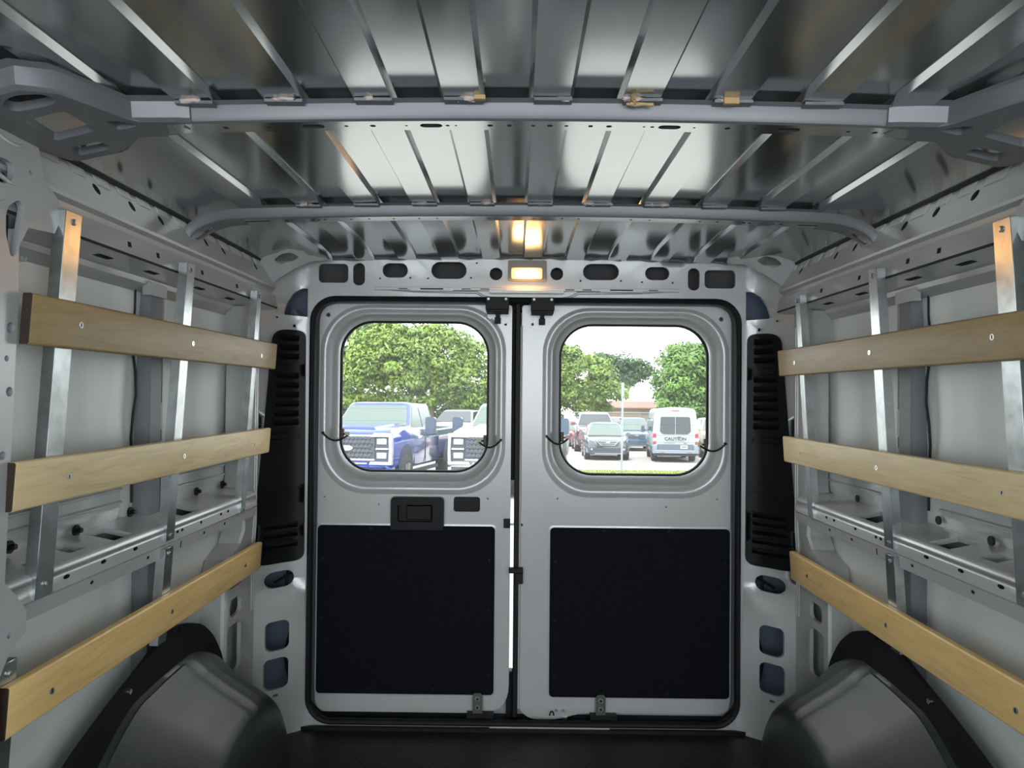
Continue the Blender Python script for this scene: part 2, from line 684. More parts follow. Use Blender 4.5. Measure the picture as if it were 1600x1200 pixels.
for s in (-1, 1):
    mb = MB()

    def gmap(u, v, t, s=s):
        a = abs(u)
        z = gheight(a)
        return Vector((-s * u, v, z + t))
    outer = rpoly([gz(p) for p in g_out], 0.02, 3)
    holes = [rpoly([gz(p) for p in h], 0.012, 3) for h in g_holes]
    plate(mb, outer, holes, gmap, BOW, t=0.014, grid=0.04)
    # raised front web following the bow line
    fr = [gz(p) for p in ((300, 192), (282, 191), (210, 191), (160, 172), (92, 147), (30, 141), (-60, 165))]
    L0, L1, L2 = [], [], []
    for (u, v) in fr:
        L0.append(gmap(u, v, 0))
        L1.append(gmap(u, v - 0.008, 0.005))
        L2.append(gmap(u, v - 0.012, 0.030))
    mb.loft([L0, L1, L2, [p + Vector((0, -0.014, 0.004)) for p in L2]], BOW, closed=False)
    # folded foot that laps on to the side rail
    f0 = gz((116, 254))
    foot = [gmap(u, v, 0) for u, v in (gz((116, 254)), gz((190, 238)), gz((212, 214)), gz((262, 213)))]
    mb.loft([foot, [p + Vector((0, 0.020, 0.012)) for p in foot]], BOW, closed=False)
    mb.build('bow_gusset', ce, smooth=35, merge=1e-4)

# sealant dabs squeezed out between bow and roof sheet
mb = MB()
mb2 = MB()
for k in range(-4, 5):
    for j in range(3):
        x = DN0 + k * PER + 0.008 + random.random() * 0.055
        for (yy, zc) in ((1.150, 1.612), (1.784, 1.612)):
            if abs(x) < 0.58 and random.random() < 0.55:
                r0 = 0.004 + random.random() * 0.006
                mb.blob((x, yy + random.uniform(-0.004, 0.004), zc + camber(x) + 0.040), (r0 * 1.6, 0.004, 0.004), FOAM, seed=k * 7 + j, rough=0.9, n=6)
q = bx(985, 0.48, 464)
mb2.tube([(q - 0.002, 1.130, 1.651), (q + 0.001, 1.132, 1.649), (q - 0.003, 1.137, 1.647), (q + 0.002, 1.141, 1.645), (q + 0.004, 1.144, 1.643), (q - 0.003, 1.146, 1.643)], 0.003, FOAM2, 7, taper=[0.004, 0.0035, 0.0025, 0.003, 0.003, 0.004])
mb2.tube([(q - 0.010, 1.147, 1.643), (q + 0.006, 1.147, 1.642), (q + 0.018, 1.147, 1.643), (q + 0.034, 1.147, 1.642)], 0.003, FOAM2, 7, taper=[0.002, 0.004, 0.0025, 0.003])
q = bx(1138, 0.48, 464)
mb2.box((q - 0.011, 1.140, 1.642), (q + 0.013, 1.148, 1.652), FOAM2)
mb2.box((q - 0.415, 1.140, 1.647), (q - 0.397, 1.148, 1.654), FOAM2)
tag(mb.build('sealant_dabs', ce, smooth=60), kind='stuff')
tag(mb2.build('tan_sealant_crumbs', ce, smooth=60), kind='stuff')


# ---- side walls
def sweep(mb_, s, pr, y0, y1, m, n=1):
    ys_ = [y0 + (y1 - y0) * i / n for i in range(n + 1)]
    mb_.loft([[(s * x, y, z) for x, z in pr] for y in ys_], m, closed=False)


def facemap(s, p, q, off=1.0):
    """(y, t in 0..1 from p to q) on a slanted strip between profile points p and q; depth goes outward"""
    def f(u, v, t):
        return Vector((s * (p[0] + (q[0] - p[0]) * v + t * off), u, p[1] + (q[1] - p[1]) * v))
    return f


for s, side in ((-1, 'left'), (1, 'right')):
    wl_ = structure('wall_' + side)
    # outer skin with a soft bulge
    mb = MB()
    pr = [(0.945, 1.62), (0.957, 1.50), (0.965, 1.35), (0.972, 1.15), (0.974, 0.95), (0.972, 0.60), (0.968, 0.30), (0.965, 0.0), (0.965, -0.02)]
    sweep(mb, s, pr, Y0, 2.60, SKIN, 8)
    mb.build('outer_skin', wl_, smooth=60)
    # upper rail (cant rail)
    mb = MB()
    A, B = (0.893, 1.606), (0.852, 1.528)
    hl = []
    for px, py in ((155, 320), (210, 345), (255, 367), (305, 389), (325, 397), (352, 410), (402, 430)):
        q = PX(px, py, -0.87)
        L_ = 0.011 if px < 300 else 0.009
        hl.append([(u, 0.42 + 0.16 * math.sin(a) * 0.9) for u, a in [(q.y + L_ * math.cos(2 * PI * k / 10), 2 * PI * k / 10) for k in range(10)]])
    plate(mb, [(1.10, 0), (2.40, 0), (2.40, 1), (1.10, 1)], hl, facemap(s, A, B), PAINT, t=0.008, mrim=GAP)
    sweep(mb, s, [(0.905, 1.612), (0.897, 1.612), A], 1.10, 2.40, PAINT)
    C, D = (0.853, 1.500), (0.846, 1.452)
    sweep(mb, s, [B, (0.854, 1.522), (0.866, 1.516), (0.868, 1.506), C], 1.10, 2.40, PAINT)
    hl = []
    for px, py in ((195, 382), (365, 440), (240, 402), (310, 425)):
        q = PX(px, py, -0.86)
        hl.append(rrect(q.y, 0.45, 0.014, 0.24, 0.002, 2))
    plate(mb, [(1.10, 0), (2.40, 0), (2.40, 1), (1.10, 1)], hl, facemap(s, C, D), PAINT, t=0.008, mrim=GAP)
    # bottom lip with long slots
    E = (0.928, 1.441)
    hl = []
    for px, py in ((163, 386), (238, 413), (312, 442), (360, 458)):
        q = PX(px, py, -0.885)
        hl.append(rrect(q.y, 0.5, 0.055, 0.22, 0.05, 3))
    plate(mb, [(1.10, 0), (2.40, 0), (2.40, 1), (1.10, 1)], hl,
          lambda u, v, t, s=s: Vector((s * (D[0] + (E[0] - D[0]) * v), u, D[1] + (E[1] - D[1]) * v + t)), PAINT, t=0.006, mrim=GAP)
    sweep(mb, s, [E, (0.934, 1.430), (0.950, 1.424), (0.970, 1.405)], 1.10, 2.40, PAINT)
    mb.build('upper_rail', wl_, smooth=30)
    mb = MB()
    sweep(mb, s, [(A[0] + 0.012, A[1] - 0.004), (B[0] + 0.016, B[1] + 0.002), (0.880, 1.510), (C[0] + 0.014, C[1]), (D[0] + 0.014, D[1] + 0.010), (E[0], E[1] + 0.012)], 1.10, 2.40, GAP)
    mb.build('upper_rail_shade_sheet', wl_, smooth=30)  # dark sheet added behind the rail holes, standing in for their shade
    mb = MB()
    mb.box((s * 0.889, 1.14, 1.607), (s * 0.903, 2.39, 1.617), GAP)
    mb.build('roof_edge_gap_shade', wl_)  # dark strip standing in for the shaded gap between rail and roof
    # sealer-coated tabs along the top flange
    mb = MB()
    y = 1.16
    i = 0
    while y < 2.36:
        L_ = 0.05 + 0.02 * random.random()
        fm = facemap(s, A, B)
        v1 = 0.20 + 0.12 * random.random()
        q8 = [fm(y, -0.03, -0.0018), fm(y + L_, -0.03, -0.0018), fm(y + L_ - 0.006, v1, -0.0018), fm(y + 0.004, v1, -0.0018)]
        q8 += [p + Vector((s * 0.002, 0, 0)) for p in q8]
        mb.add(q8, [(0, 1, 2, 3), (4, 5, 6, 7), (0, 1, 5, 4), (1, 2, 6, 5), (2, 3, 7, 6), (3, 0, 4, 7)], SEAL)
        y += L_ + 0.03
        i += 1
    tag(mb.build('seam_tabs', wl_), kind='stuff')
    # belt shelf: holed top, rounded nose, holed face, lower flange
    mb = MB()
    Bk, Fr = (0.966, 0.868), (0.875, 0.850)
    T, U = (0.866, 0.836), (0.865, 0.805)
    hl = []
    for (x0, x1, y0_, y1_, k) in ((115, 148, 850, 863, 'o'), (160, 233, 822, 847, 's'), (277, 310, 789, 805, 's'), (318, 335, 783, 792, 'o')):
        qa = PZ(x0, (y0_ + y1_) / 2 + 4, 0.858)
        qb = PZ(x1, (y0_ + y1_) / 2 - 4, 0.858)
        wd = abs(qb.y - qa.y)
        hl.append(rrect((qa.y + qb.y) / 2, 0.55, max(wd, 0.04) * (1.25 if k == 's' else 1.1), 0.72 if k == 's' else 0.46, 0.014, 4))
    hl += [ell(1.27, 0.62, 0.008, 0.05, 8), ell(1.40, 0.70, 0.006, 0.05, 8), ell(1.96, 0.66, 0.006, 0.05, 8), ell(2.16, 0.5, 0.008, 0.06, 8)]
    ok = []
    for h in hl:
        c = sum(p[0] for p in h) / len(h)
        if all(abs(c - sum(p[0] for p in k_) / len(k_)) > (max(p[0] for p in h) - min(p[0] for p in h)) / 2 + (max(p[0] for p in k_) - min(p[0] for p in k_)) / 2 + 0.004 for k_ in ok):
            ok.append(h)
    plate(mb, [(1.13, 0), (2.28, 0), (2.28, 1), (1.13, 1)], ok,
          lambda u, v, t, s=s: Vector((s * (Bk[0] + (Fr[0] - Bk[0]) * v), u, Bk[1] + (Fr[1] - Bk[1]) * v - t)), PAINT, t=0.012)
    sweep(mb, s, [Fr, (0.870, 0.8475), (0.867, 0.843), T], 1.13, 2.28, PAINT)
    hl = []
    for px, py in ((102, 912), (160, 887), (210, 865), (313, 819), (344, 806), (355, 802), (276, 836), (283, 835)):
        q = PX(px, py, -0.868)
        r_ = 0.010 if px < 250 else 0.007
        hl.append(ell(q.y, 0.42, r_, 0.13, 10))
    plate(mb, [(1.13, 0), (2.28, 0), (2.28, 1), (1.13, 1)], hl, facemap(s, T, U), PAINT, t=0.006, mrim=GAP)
    V_, W_ = (0.873, 0.799), (0.876, 0.770)
    sweep(mb, s, [U, V_], 1.13, 2.30, PAINT)
    hl = [ell(PX(px, py, -0.876).y, 0.4, 0.006, 0.13, 8) for px, py in ((142, 922), (230, 880), (318, 838), (350, 824))]
    hl += [rrect(1.79, 0.5, 0.006, 0.55, 0.002, 2)]
    plate(mb, [(1.13, 0), (2.30, 0), (2.30, 1), (1.13, 1)], hl, facemap(s, V_, W_), PAINT, t=0.006, mrim=GAP)
    sweep(mb, s, [W_, (0.90, 0.764), (0.970, 0.762)], 1.13, 2.30, PAINT)
    # rounded end of the shelf
    mb.loft([[(s * 0.966, 2.28, 0.868), (s * 0.875, 2.28, 0.850), (s * 0.866, 2.28, 0.836), (s * 0.865, 2.28, 0.805)],
             [(s * 0.966, 2.31, 0.862), (s * 0.90, 2.305, 0.846), (s * 0.89, 2.30, 0.832), (s * 0.885, 2.30, 0.805)]], PAINT, closed=False)
    mb.build('belt_shelf', wl_, smooth=30)
    mb = MB()
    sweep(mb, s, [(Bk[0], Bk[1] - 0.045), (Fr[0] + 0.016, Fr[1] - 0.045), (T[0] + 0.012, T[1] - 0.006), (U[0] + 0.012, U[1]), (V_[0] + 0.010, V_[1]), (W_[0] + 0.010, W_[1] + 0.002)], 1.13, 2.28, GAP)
    mb.build('belt_shelf_shade_sheet', wl_, smooth=30)  # dark sheet added so the shelf openings look unlit inside
    # ridged backing panel above the shelf
    mb = MB()
    pr = [(0.966, 0.868)]
    for z in (0.895, 0.925, 0.945, 0.985):
        pr += [(0.958, z), (0.958, z + 0.010), (0.951, z + 0.013), (0.951, z + 0.016), (0.958, z + 0.019)]
    pr += [(0.960, 1.015), (0.968, 1.022)]
    sweep(mb, s, pr, 1.13, 1.66, PAINT)
    sweep(mb, s, pr, 1.84, 2.25, PAINT)
    mb.build('ridged_backing_panel', wl_, smooth=30)
    if s < 0:
        for (px, py) in ((207, 800), (123, 829), (19, 855), (350, 757), (310, 768)):
            q = PX(px, py, -0.95)
            mb = MB()
            mb.disc((-0.957, q.y, q.z), 0.012, 0.004, RUBBER, (1, 0, 0))
            mb.disc((-0.953, q.y, q.z), 0.0055, 0.010, RUBBER, (1, 0, 0.1), 8)
            mb.build('clip', wl_)
    else:
        for (px, py) in ((1463, 813), (1545, 845), (1337, 779)):
            q = PX(px, py, 0.95)
            mb = MB()
            mb.disc((0.957, q.y, q.z), 0.010, -0.004, GAP, (1, 0, 0))
            mb.build('plug', wl_)
    # intermediate post: hat section with a slotted flange, above and below the shelf
    mb = MB()
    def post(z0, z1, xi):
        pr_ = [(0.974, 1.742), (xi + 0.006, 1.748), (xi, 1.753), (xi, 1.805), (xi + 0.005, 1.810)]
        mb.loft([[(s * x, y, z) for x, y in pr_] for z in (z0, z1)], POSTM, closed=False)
        hl_ = []
        zz_ = z1 - 0.16
        k = 0
        while zz_ > z0 + 0.10:
            L2 = 0.14 if k % 2 == 0 else 0.028
            hl_.append(rrect(0.5, zz_ - L2 / 2, 0.30, L2, 0.012, 3))
            zz_ -= L2 + 0.07
            k += 1
        plate(mb, [(0, z0), (1, z0), (1, z1), (0, z1)], hl_, lambda u, v, t, s=s: Vector((s * (xi + 0.005 + 0.006 * u + t), 1.810 + 0.026 * u, v)), PAINT, t=0.004)
        mb.loft([[(s * (xi + 0.011), 1.836, z), (s * 0.972, 1.85, z)] for z in (z0, z1)], BOW, closed=False)
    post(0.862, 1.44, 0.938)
    mb.box((s * 0.925, 1.72, 1.405), (s * 0.945, 1.80, 1.435), PAINT)
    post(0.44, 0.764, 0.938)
    mb.build('body_post', wl_, smooth=30)
    # wiring run down the post
    mb = MB()
    pts = [(s * (0.960 + 0.004 * math.sin(k)), 1.715 + 0.005 * math.sin(k * 1.7), 1.42 - k * 0.052) for k in range(11)]
    mb.tube(pts, 0.003, RUBBER, 6)
    pts = [(s * (0.958 + 0.006 * math.sin(k)), 1.85 + 0.010 * math.sin(k * 2.1), 0.70 - k * 0.05) for k in range(13)]
    mb.tube(pts, 0.006, RUBBER, 6)
    mb.build('wiring', wl_)
    # side pillar near the camera, with a turned edge
    mb = MB()
    def pill(u, v, t, s=s):
        z = v
        xi = 0.838 + (1.17 - z) * 0.030 if z < 1.45 else 0.8296 + (z - 1.45) * 0.12
        return Vector((s * (xi + t), u, z))
    edge_ = [(1.135, 0.0), (1.135, 0.62), (1.128, 0.70), (1.155, 0.745), (1.19, 0.765), (1.19, 0.80), (1.165, 0.83), (1.135, 0.86), (1.135, 1.30), (1.130, 1.40), (1.15, 1.435), (1.215, 1.44), (1.235, 1.47), (1.235, 1.50), (1.20, 1.53), (1.19, 1.60), (1.17, 1.615)]
    outer = [(0.55, 0.0)] + edge_ + [(0.55, 1.60)]
    hl = []
    for pxs in ([(27, 312), (34, 322), (22, 398), (14, 402), (5, 368), (4, 335), (8, 322)], [(-12, 240), (14, 248), (26, 258), (22, 280), (8, 288), (-14, 280)]):
        hl.append(rpoly([(lambda q: (q.y, q.z))(PX(a, b_, -0.835)) for a, b_ in pxs], 0.012, 3))
    for px, py, r_ in ((10, 512, 0.009), (11, 612, 0.008), (3, 712, 0.007), (29, 404, 0.005), (45, 270, 0.004), (5, 560, 0.005), (22, 993, 0.005)):
        q = PX(px, py, -0.842)
        hl.append(ell(q.y, q.z, r_, r_, 12))
    for z in (0.50, 0.27, 0.12):
        hl.append(rrect(1.06, z, 0.09, 0.11, 0.04, 4))
    plate(mb, outer, hl, pill, PAINT, t=0.010, grid=0.08, mrim=PRIMER)
    mb.loft([[pill(u, v, 0) for u, v in edge_], [pill(u + 0.006, v, 0.006) for u, v in edge_], [pill(u + 0.008, v, 0.02) for u, v in edge_], [pill(u + 0.01, v, 0.115) for u, v in edge_]], PAINT, closed=False)
    mb.build('side_pillar', wl_, smooth=35)
    mb = MB()
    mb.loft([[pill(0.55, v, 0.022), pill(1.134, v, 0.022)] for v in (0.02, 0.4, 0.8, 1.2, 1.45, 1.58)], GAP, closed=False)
    mb.build('side_pillar_shade_sheet', wl_)  # dark sheet added behind the pillar holes as painted shade
    mb = MB()
    # pressed ridges at the pillar head
    for (a, b_, c_, d_) in ((1.00, 1.53, 1.13, 1.50), (0.98, 1.44, 1.10, 1.47), (1.02, 1.56, 1.16, 1.575)):
        pts = [pill(a + (c_ - a) * k / 6, b_ + (d_ - b_) * k / 6 + 0.008 * math.sin(k), -0.001) for k in range(7)]
        mb.tube(pts, 0.006, PAINT, 8, taper=[0.001, 0.003, 0.004, 0.005, 0.004, 0.003, 0.001])
    mb.build('pillar_ridges', wl_, smooth=35)
    # rear quarter inner panel, facing inboard
    mb = MB()
    def quart(u, v, t, s=s):
        return Vector((s * (0.895 + (0.006 if v < 0.72 else 0.0) + t), u, v))
    outer = [(2.375, 0.0), (2.375, 1.46), (2.30, 1.46)]
    outer += [(2.30 - 0.11 * math.sin(a), 1.43 - 0.10 * (1 - math.cos(a))) for a in [PI / 2 * k / 6 for k in range(0, 7)]][:0]
    outer += [(2.23, 1.44), (2.255, 1.415), (2.275, 1.36), (2.283, 1.28), (2.283, 0.88), (2.26, 0.84), (2.27, 0.73), (2.25, 0.69), (2.16, 0.66), (2.13, 0.60), (2.12, 0.0)]
    hl = []
    for (x0, x1, z0, z1) in ((2.16, 2.265, 0.565, 0.655), (2.155, 2.26, 0.30, 0.45), (2.17, 2.26, 0.475, 0.53), (2.15, 2.25, 0.12, 0.23)):
        hl.append(rrect((x0 + x1) / 2, (z0 + z1) / 2, x1 - x0, z1 - z0, 0.02, 4))
    hl += [ell(2.32, 1.30, 0.005, 0.007, 8), ell(2.335, 1.385, 0.006, 0.014, 8), ell(2.31, 0.86, 0.004, 0.007, 8), rrect(2.335, 0.865, 0.006, 0.02, 0.001, 2)]
    plate(mb, outer, hl, quart, PAINT, t=0.012, grid=0.1)
    ed = outer[2:]
    mb.loft([[quart(u, v, 0) for u, v in ed], [quart(u - 0.006, v, 0.008) for u, v in ed], [quart(u - 0.01, v, 0.07) for u, v in ed]], PAINT, closed=False)
    # long vertical pressed beads
    for yy in (2.345, 2.362):
        mb.tube([quart(yy, 0.45 + k * 0.095, 0.001) for k in range(11)], 0.004, PAINT, 8)
    mb.build('rear_quarter_panel', wl_, smooth=30)
    mb = MB()
    mb.tube([(s * 0.93, 2.20 + 0.01 * math.sin(k * 1.3), 0.65 - 0.055 * k) for k in range(9)], 0.006, RUBBER, 6)
    mb.build('quarter_wiring', wl_)

# ---- front wall with the windscreen opening (behind the camera)
wf = structure('wall_front')
mb = MB()
plate(mb, [(-0.97, 0.0), (0.97, 0.0), (0.97, 1.70), (-0.97, 1.70)], [rrect(0, 1.20, 1.72, 0.88, 0.08)], lambda u, v, t: Vector((u, -2.05 - t, v)), PRIMER, t=0.03)
mb.build('front_frame', wf)

# ---- rear wall: door frame pressing with header, corner pillars, openings
wb_ = structure('wall_back')


def ry(x, z):
    a = abs(x)
    y = 2.485
    if a > 0.79:
        y -= ((a - 0.79) / 0.105) ** 1.4 * 0.105
    if z < 0.52 and a > 0.755:
        k = min(1.0, (0.52 - z) / 0.07)
        k = k * k * (3 - 2 * k)
        q = min(1.0, max(0.0, (a - 0.755) / 0.03)) * min(1.0, max(0.0, (0.90 - a) / 0.05))
        y -= 0.035 * k * q
    if z > 1.585:
        y += 0.0
    return y


def rmap(u, v, t):
    return Vector((u, ry(u, v) + t, v))


def hp(x0, y0, x1, y1, r, yd=2.485):
    a = PY(x0, y0, yd)
    b_ = PY(x1, y1, yd)
    return rrect((a.x + b_.x) / 2, (a.z + b_.z) / 2, abs(b_.x - a.x), abs(a.z - b_.z), r, 5)


def aperture(g, n=8):
    return rrect(-0.003, (1.505 + 0.022) / 2, 1.50 - 2 * g, 1.505 - 0.022 - 2 * g, 0.085 - g, n)


outer = []
for k in range(0, 21):
    x = 0.90 - 1.80 * k / 20
    outer.append((x, 1.652 + camber(x) - (0.0 if abs(x) < 0.86 else 0.02)))
outer = [(-0.905, 0.0), (0.905, 0.0)] + outer
hl = [aperture(0)]
hl += [hp(498, 412, 544, 442, 0.016), hp(552, 411, 570, 446, 0.019), hp(598, 411, 637, 434, 0.024), hp(674, 409, 729, 436, 0.030),
       hp(765, 418, 785, 438, 0.022), hp(860, 418, 880, 438, 0.022), hp(911, 412, 967, 438, 0.030), hp(1008, 417, 1046, 438, 0.024),
       hp(1075, 419, 1093, 454, 0.019), hp(1101, 422, 1149, 451, 0.016)]
for px, py in ((594, 435), (641, 434), (669, 435), (736, 434), (745, 411), (907, 439), (970, 439), (1003, 441), (1051, 442)):
    q = PY(px, py, 2.485)
    hl.append(ell(q.x, q.z, 0.0035, 0.0035, 8))
# triangular openings above the vents, square locating holes, lower openings
for m_ in (-1, 1):
    pts = [(-0.800, 1.383), (-0.770, 1.383), (-0.728 - 0.03, 1.383)]
    tri = [(444, 492), (478, 494), (479, 478), (484, 462), (487, 457), (478, 449), (468, 449), (457, 457), (449, 472)]
    L = [(lambda q: (q.x, q.z))(PY(a, b_, 2.46)) for a, b_ in tri]
    L = [(x if m_ < 0 else -x, z) for x, z in L]
    L = rpoly(L, 0.006, 2)
    # keep clear of the door opening
    L = [((min(x, -0.768) if m_ < 0 else max(x, 0.768)), z) for x, z in L]
    hl.append(L)
    hl.append(rrect(m_ * 0.812, 1.402, 0.010, 0.010, 0.001, 2))
    hl.append(ell(m_ * 0.858, 1.428, 0.004, 0.004, 8))
    hl.append(rrect(m_ * 0.842, 0.527, 0.080, 0.055, 0.027, 5))
    hl.append(rrect(m_ * 0.838, 0.343, 0.066, 0.100, 0.020, 5))
    hl.append(rrect(m_ * 0.840, 0.215, 0.068, 0.105, 0.020, 5))
    hl.append(rrect(m_ * 0.840, 0.142, 0.014, 0.008, 0.002, 2))
mb = MB()
plate(mb, outer, hl, rmap, PAINT, t=0.012, grid=0.035)
mb.build('door_frame_pressing', wb_, smooth=50)
# stepped bead under the header, around the opening
mb = MB()
def bead(path, r, m=PAINT):
    mb.tube(path, r, m, 8)
for m_ in (-1, 1):
    path = []
    for (px, py) in ((610, 452), (650, 455), (744, 457), (758, 464), (770, 466)):
        q = PY(px, py, 2.482)
        path.append((q.x, 2.482, q.z))
    if m_ > 0:
        path = [(-0.006 - x * 1.0 + 0.006 * 2, y, z) for x, y, z in path]
    bead(path, 0.005)
q = PY(600, 454, 2.48)
mb.box((-0.53, 2.462, 1.530), (0.53, 2.485, 1.540), PAINT)
mb.box((-0.13, 2.452, 1.520), (0.13, 2.485, 1.531), PAINT)
for x in (-0.33, 0.33):
    mb.box((x - 0.075, 2.462, 1.5265), (x + 0.075, 2.485, 1.5315), PAINT)
    mb.box((x - 0.04, 2.4605, 1.532), (x + 0.04, 2.463, 1.5365), GAP)
for x in (-0.21, -0.235 + 0.09, 0.21, 0.15, -0.43, 0.44):
    mb.box((x - 0.016, 2.4605, 1.533), (x + 0.016, 2.463, 1.536), GAP)
mb.build('header_bead', wb_, bevel=0.003)
# sealer seam between header and roof sheet
mb = MB()
for a0, a1 in ((-0.70, -0.30), (-0.28, 0.02), (0.05, 0.33), (0.35, 0.70)):
    mb.tube([(a0 + (a1 - a0) * k / 8, 2.478, 1.648 + camber(a0 + (a1 - a0) * k / 8) + 0.003 * math.sin(k * 2.2)) for k in range(9)], 0.005, BOW, 6)
mb.build('header_seam', wb_)
# diagonal corner gussets with an eye-shaped opening
for m_ in (-1, 1):
    mb = MB()
    go_ = [(401, 419), (410, 404), (458, 382), (500, 380), (502, 400), (478, 404), (448, 424), (425, 436), (412, 450), (402, 440)]
    gh = [(428, 407), (440, 399), (456, 395), (466, 400), (456, 408), (438, 413)]
    def gl(p, m_=m_):
        q = PY(p[0], p[1], 2.36)
        return (q.x, q.z)
    O = rpoly([gl(p) for p in go_], 0.008, 2)
    Hh = rpoly([gl(p) for p in gh], 0.008, 2)
    def gm_(u, v, t, m_=m_):
        y = 2.36 + (1.60 - v) * 0.6 + max(0, 0.80 - abs(u)) * 0.9
        return Vector((-m_ * u, min(y, ry(u, v) - 0.004) + t * 0.3, v))
    plate(mb, O, [Hh], gm_, PAINT, t=0.012, grid=0.02)
    mb.build('corner_gusset', wb_, smooth=50)
# rear outer skin closing the cavity behind the pressing
mb = MB()
plate(mb, [(-0.98, -0.05), (0.98, -0.05), (0.98, 1.71), (-0.98, 1.71)], [rrect(-0.003, 0.76, 1.54, 1.53, 0.08)], lambda u, v, t: Vector((u, 2.585 + t, v)), mat('slate_primer', (0.085, 0.108, 0.155), 0.5), t=0.05)
mb.build('rear_outer_skin', wb_)
mb = MB()
mb.box((-0.76, 2.570, 1.515), (0.76, 2.576, 1.66), mat('header_shade_paint', (0.04, 0.038, 0.042), 0.7))  # dark sheet added so the header holes read as shaded
mb.build('header_shade_sheet', wb_)
mb = MB()
mb.loft([[(x, 2.498, z) for x, z in aperture(-0.002)], [(x, 2.60, z) for x, z in aperture(-0.03)]], RUBBER)
mb.build('door_jamb', wb_)
# wires behind the openings
mb = MB()
for m_ in (-1, 1):
    mb.tube([(m_ * (0.83 + 0.012 * math.sin(k * 1.1)), 2.52, 0.56 - 0.045 * k) for k in range(10)], 0.006, RUBBER, 6)
    mb.tube([(m_ * (0.80 + 0.02 * k), 2.51, 0.545 - 0.012 * k) for k in range(5)], 0.006, RUBBER, 6)
mb.tube([(-0.83, 2.53, 1.46), (-0.81, 2.52, 1.43), (-0.80, 2.53, 1.39)], 0.014, mat('loom_wrap', (0.12, 0.13, 0.14), 0.5), 8)
mb.build('pillar_wiring', wb_)
# rubber weather strip round the opening
mb = MB()
prof_ = [(-0.004, 0.0), (-0.004, -0.010), (0.004, -0.016), (0.012, -0.012), (0.016, -0.004), (0.014, 0.004)]
loops = []
for g, dy in prof_:
    loops.append([(x, 2.485 + dy, z) for x, z in aperture(g)])
mb.loft(loops, RUBBER)
mb.build('weather_strip', wb_, smooth=60)

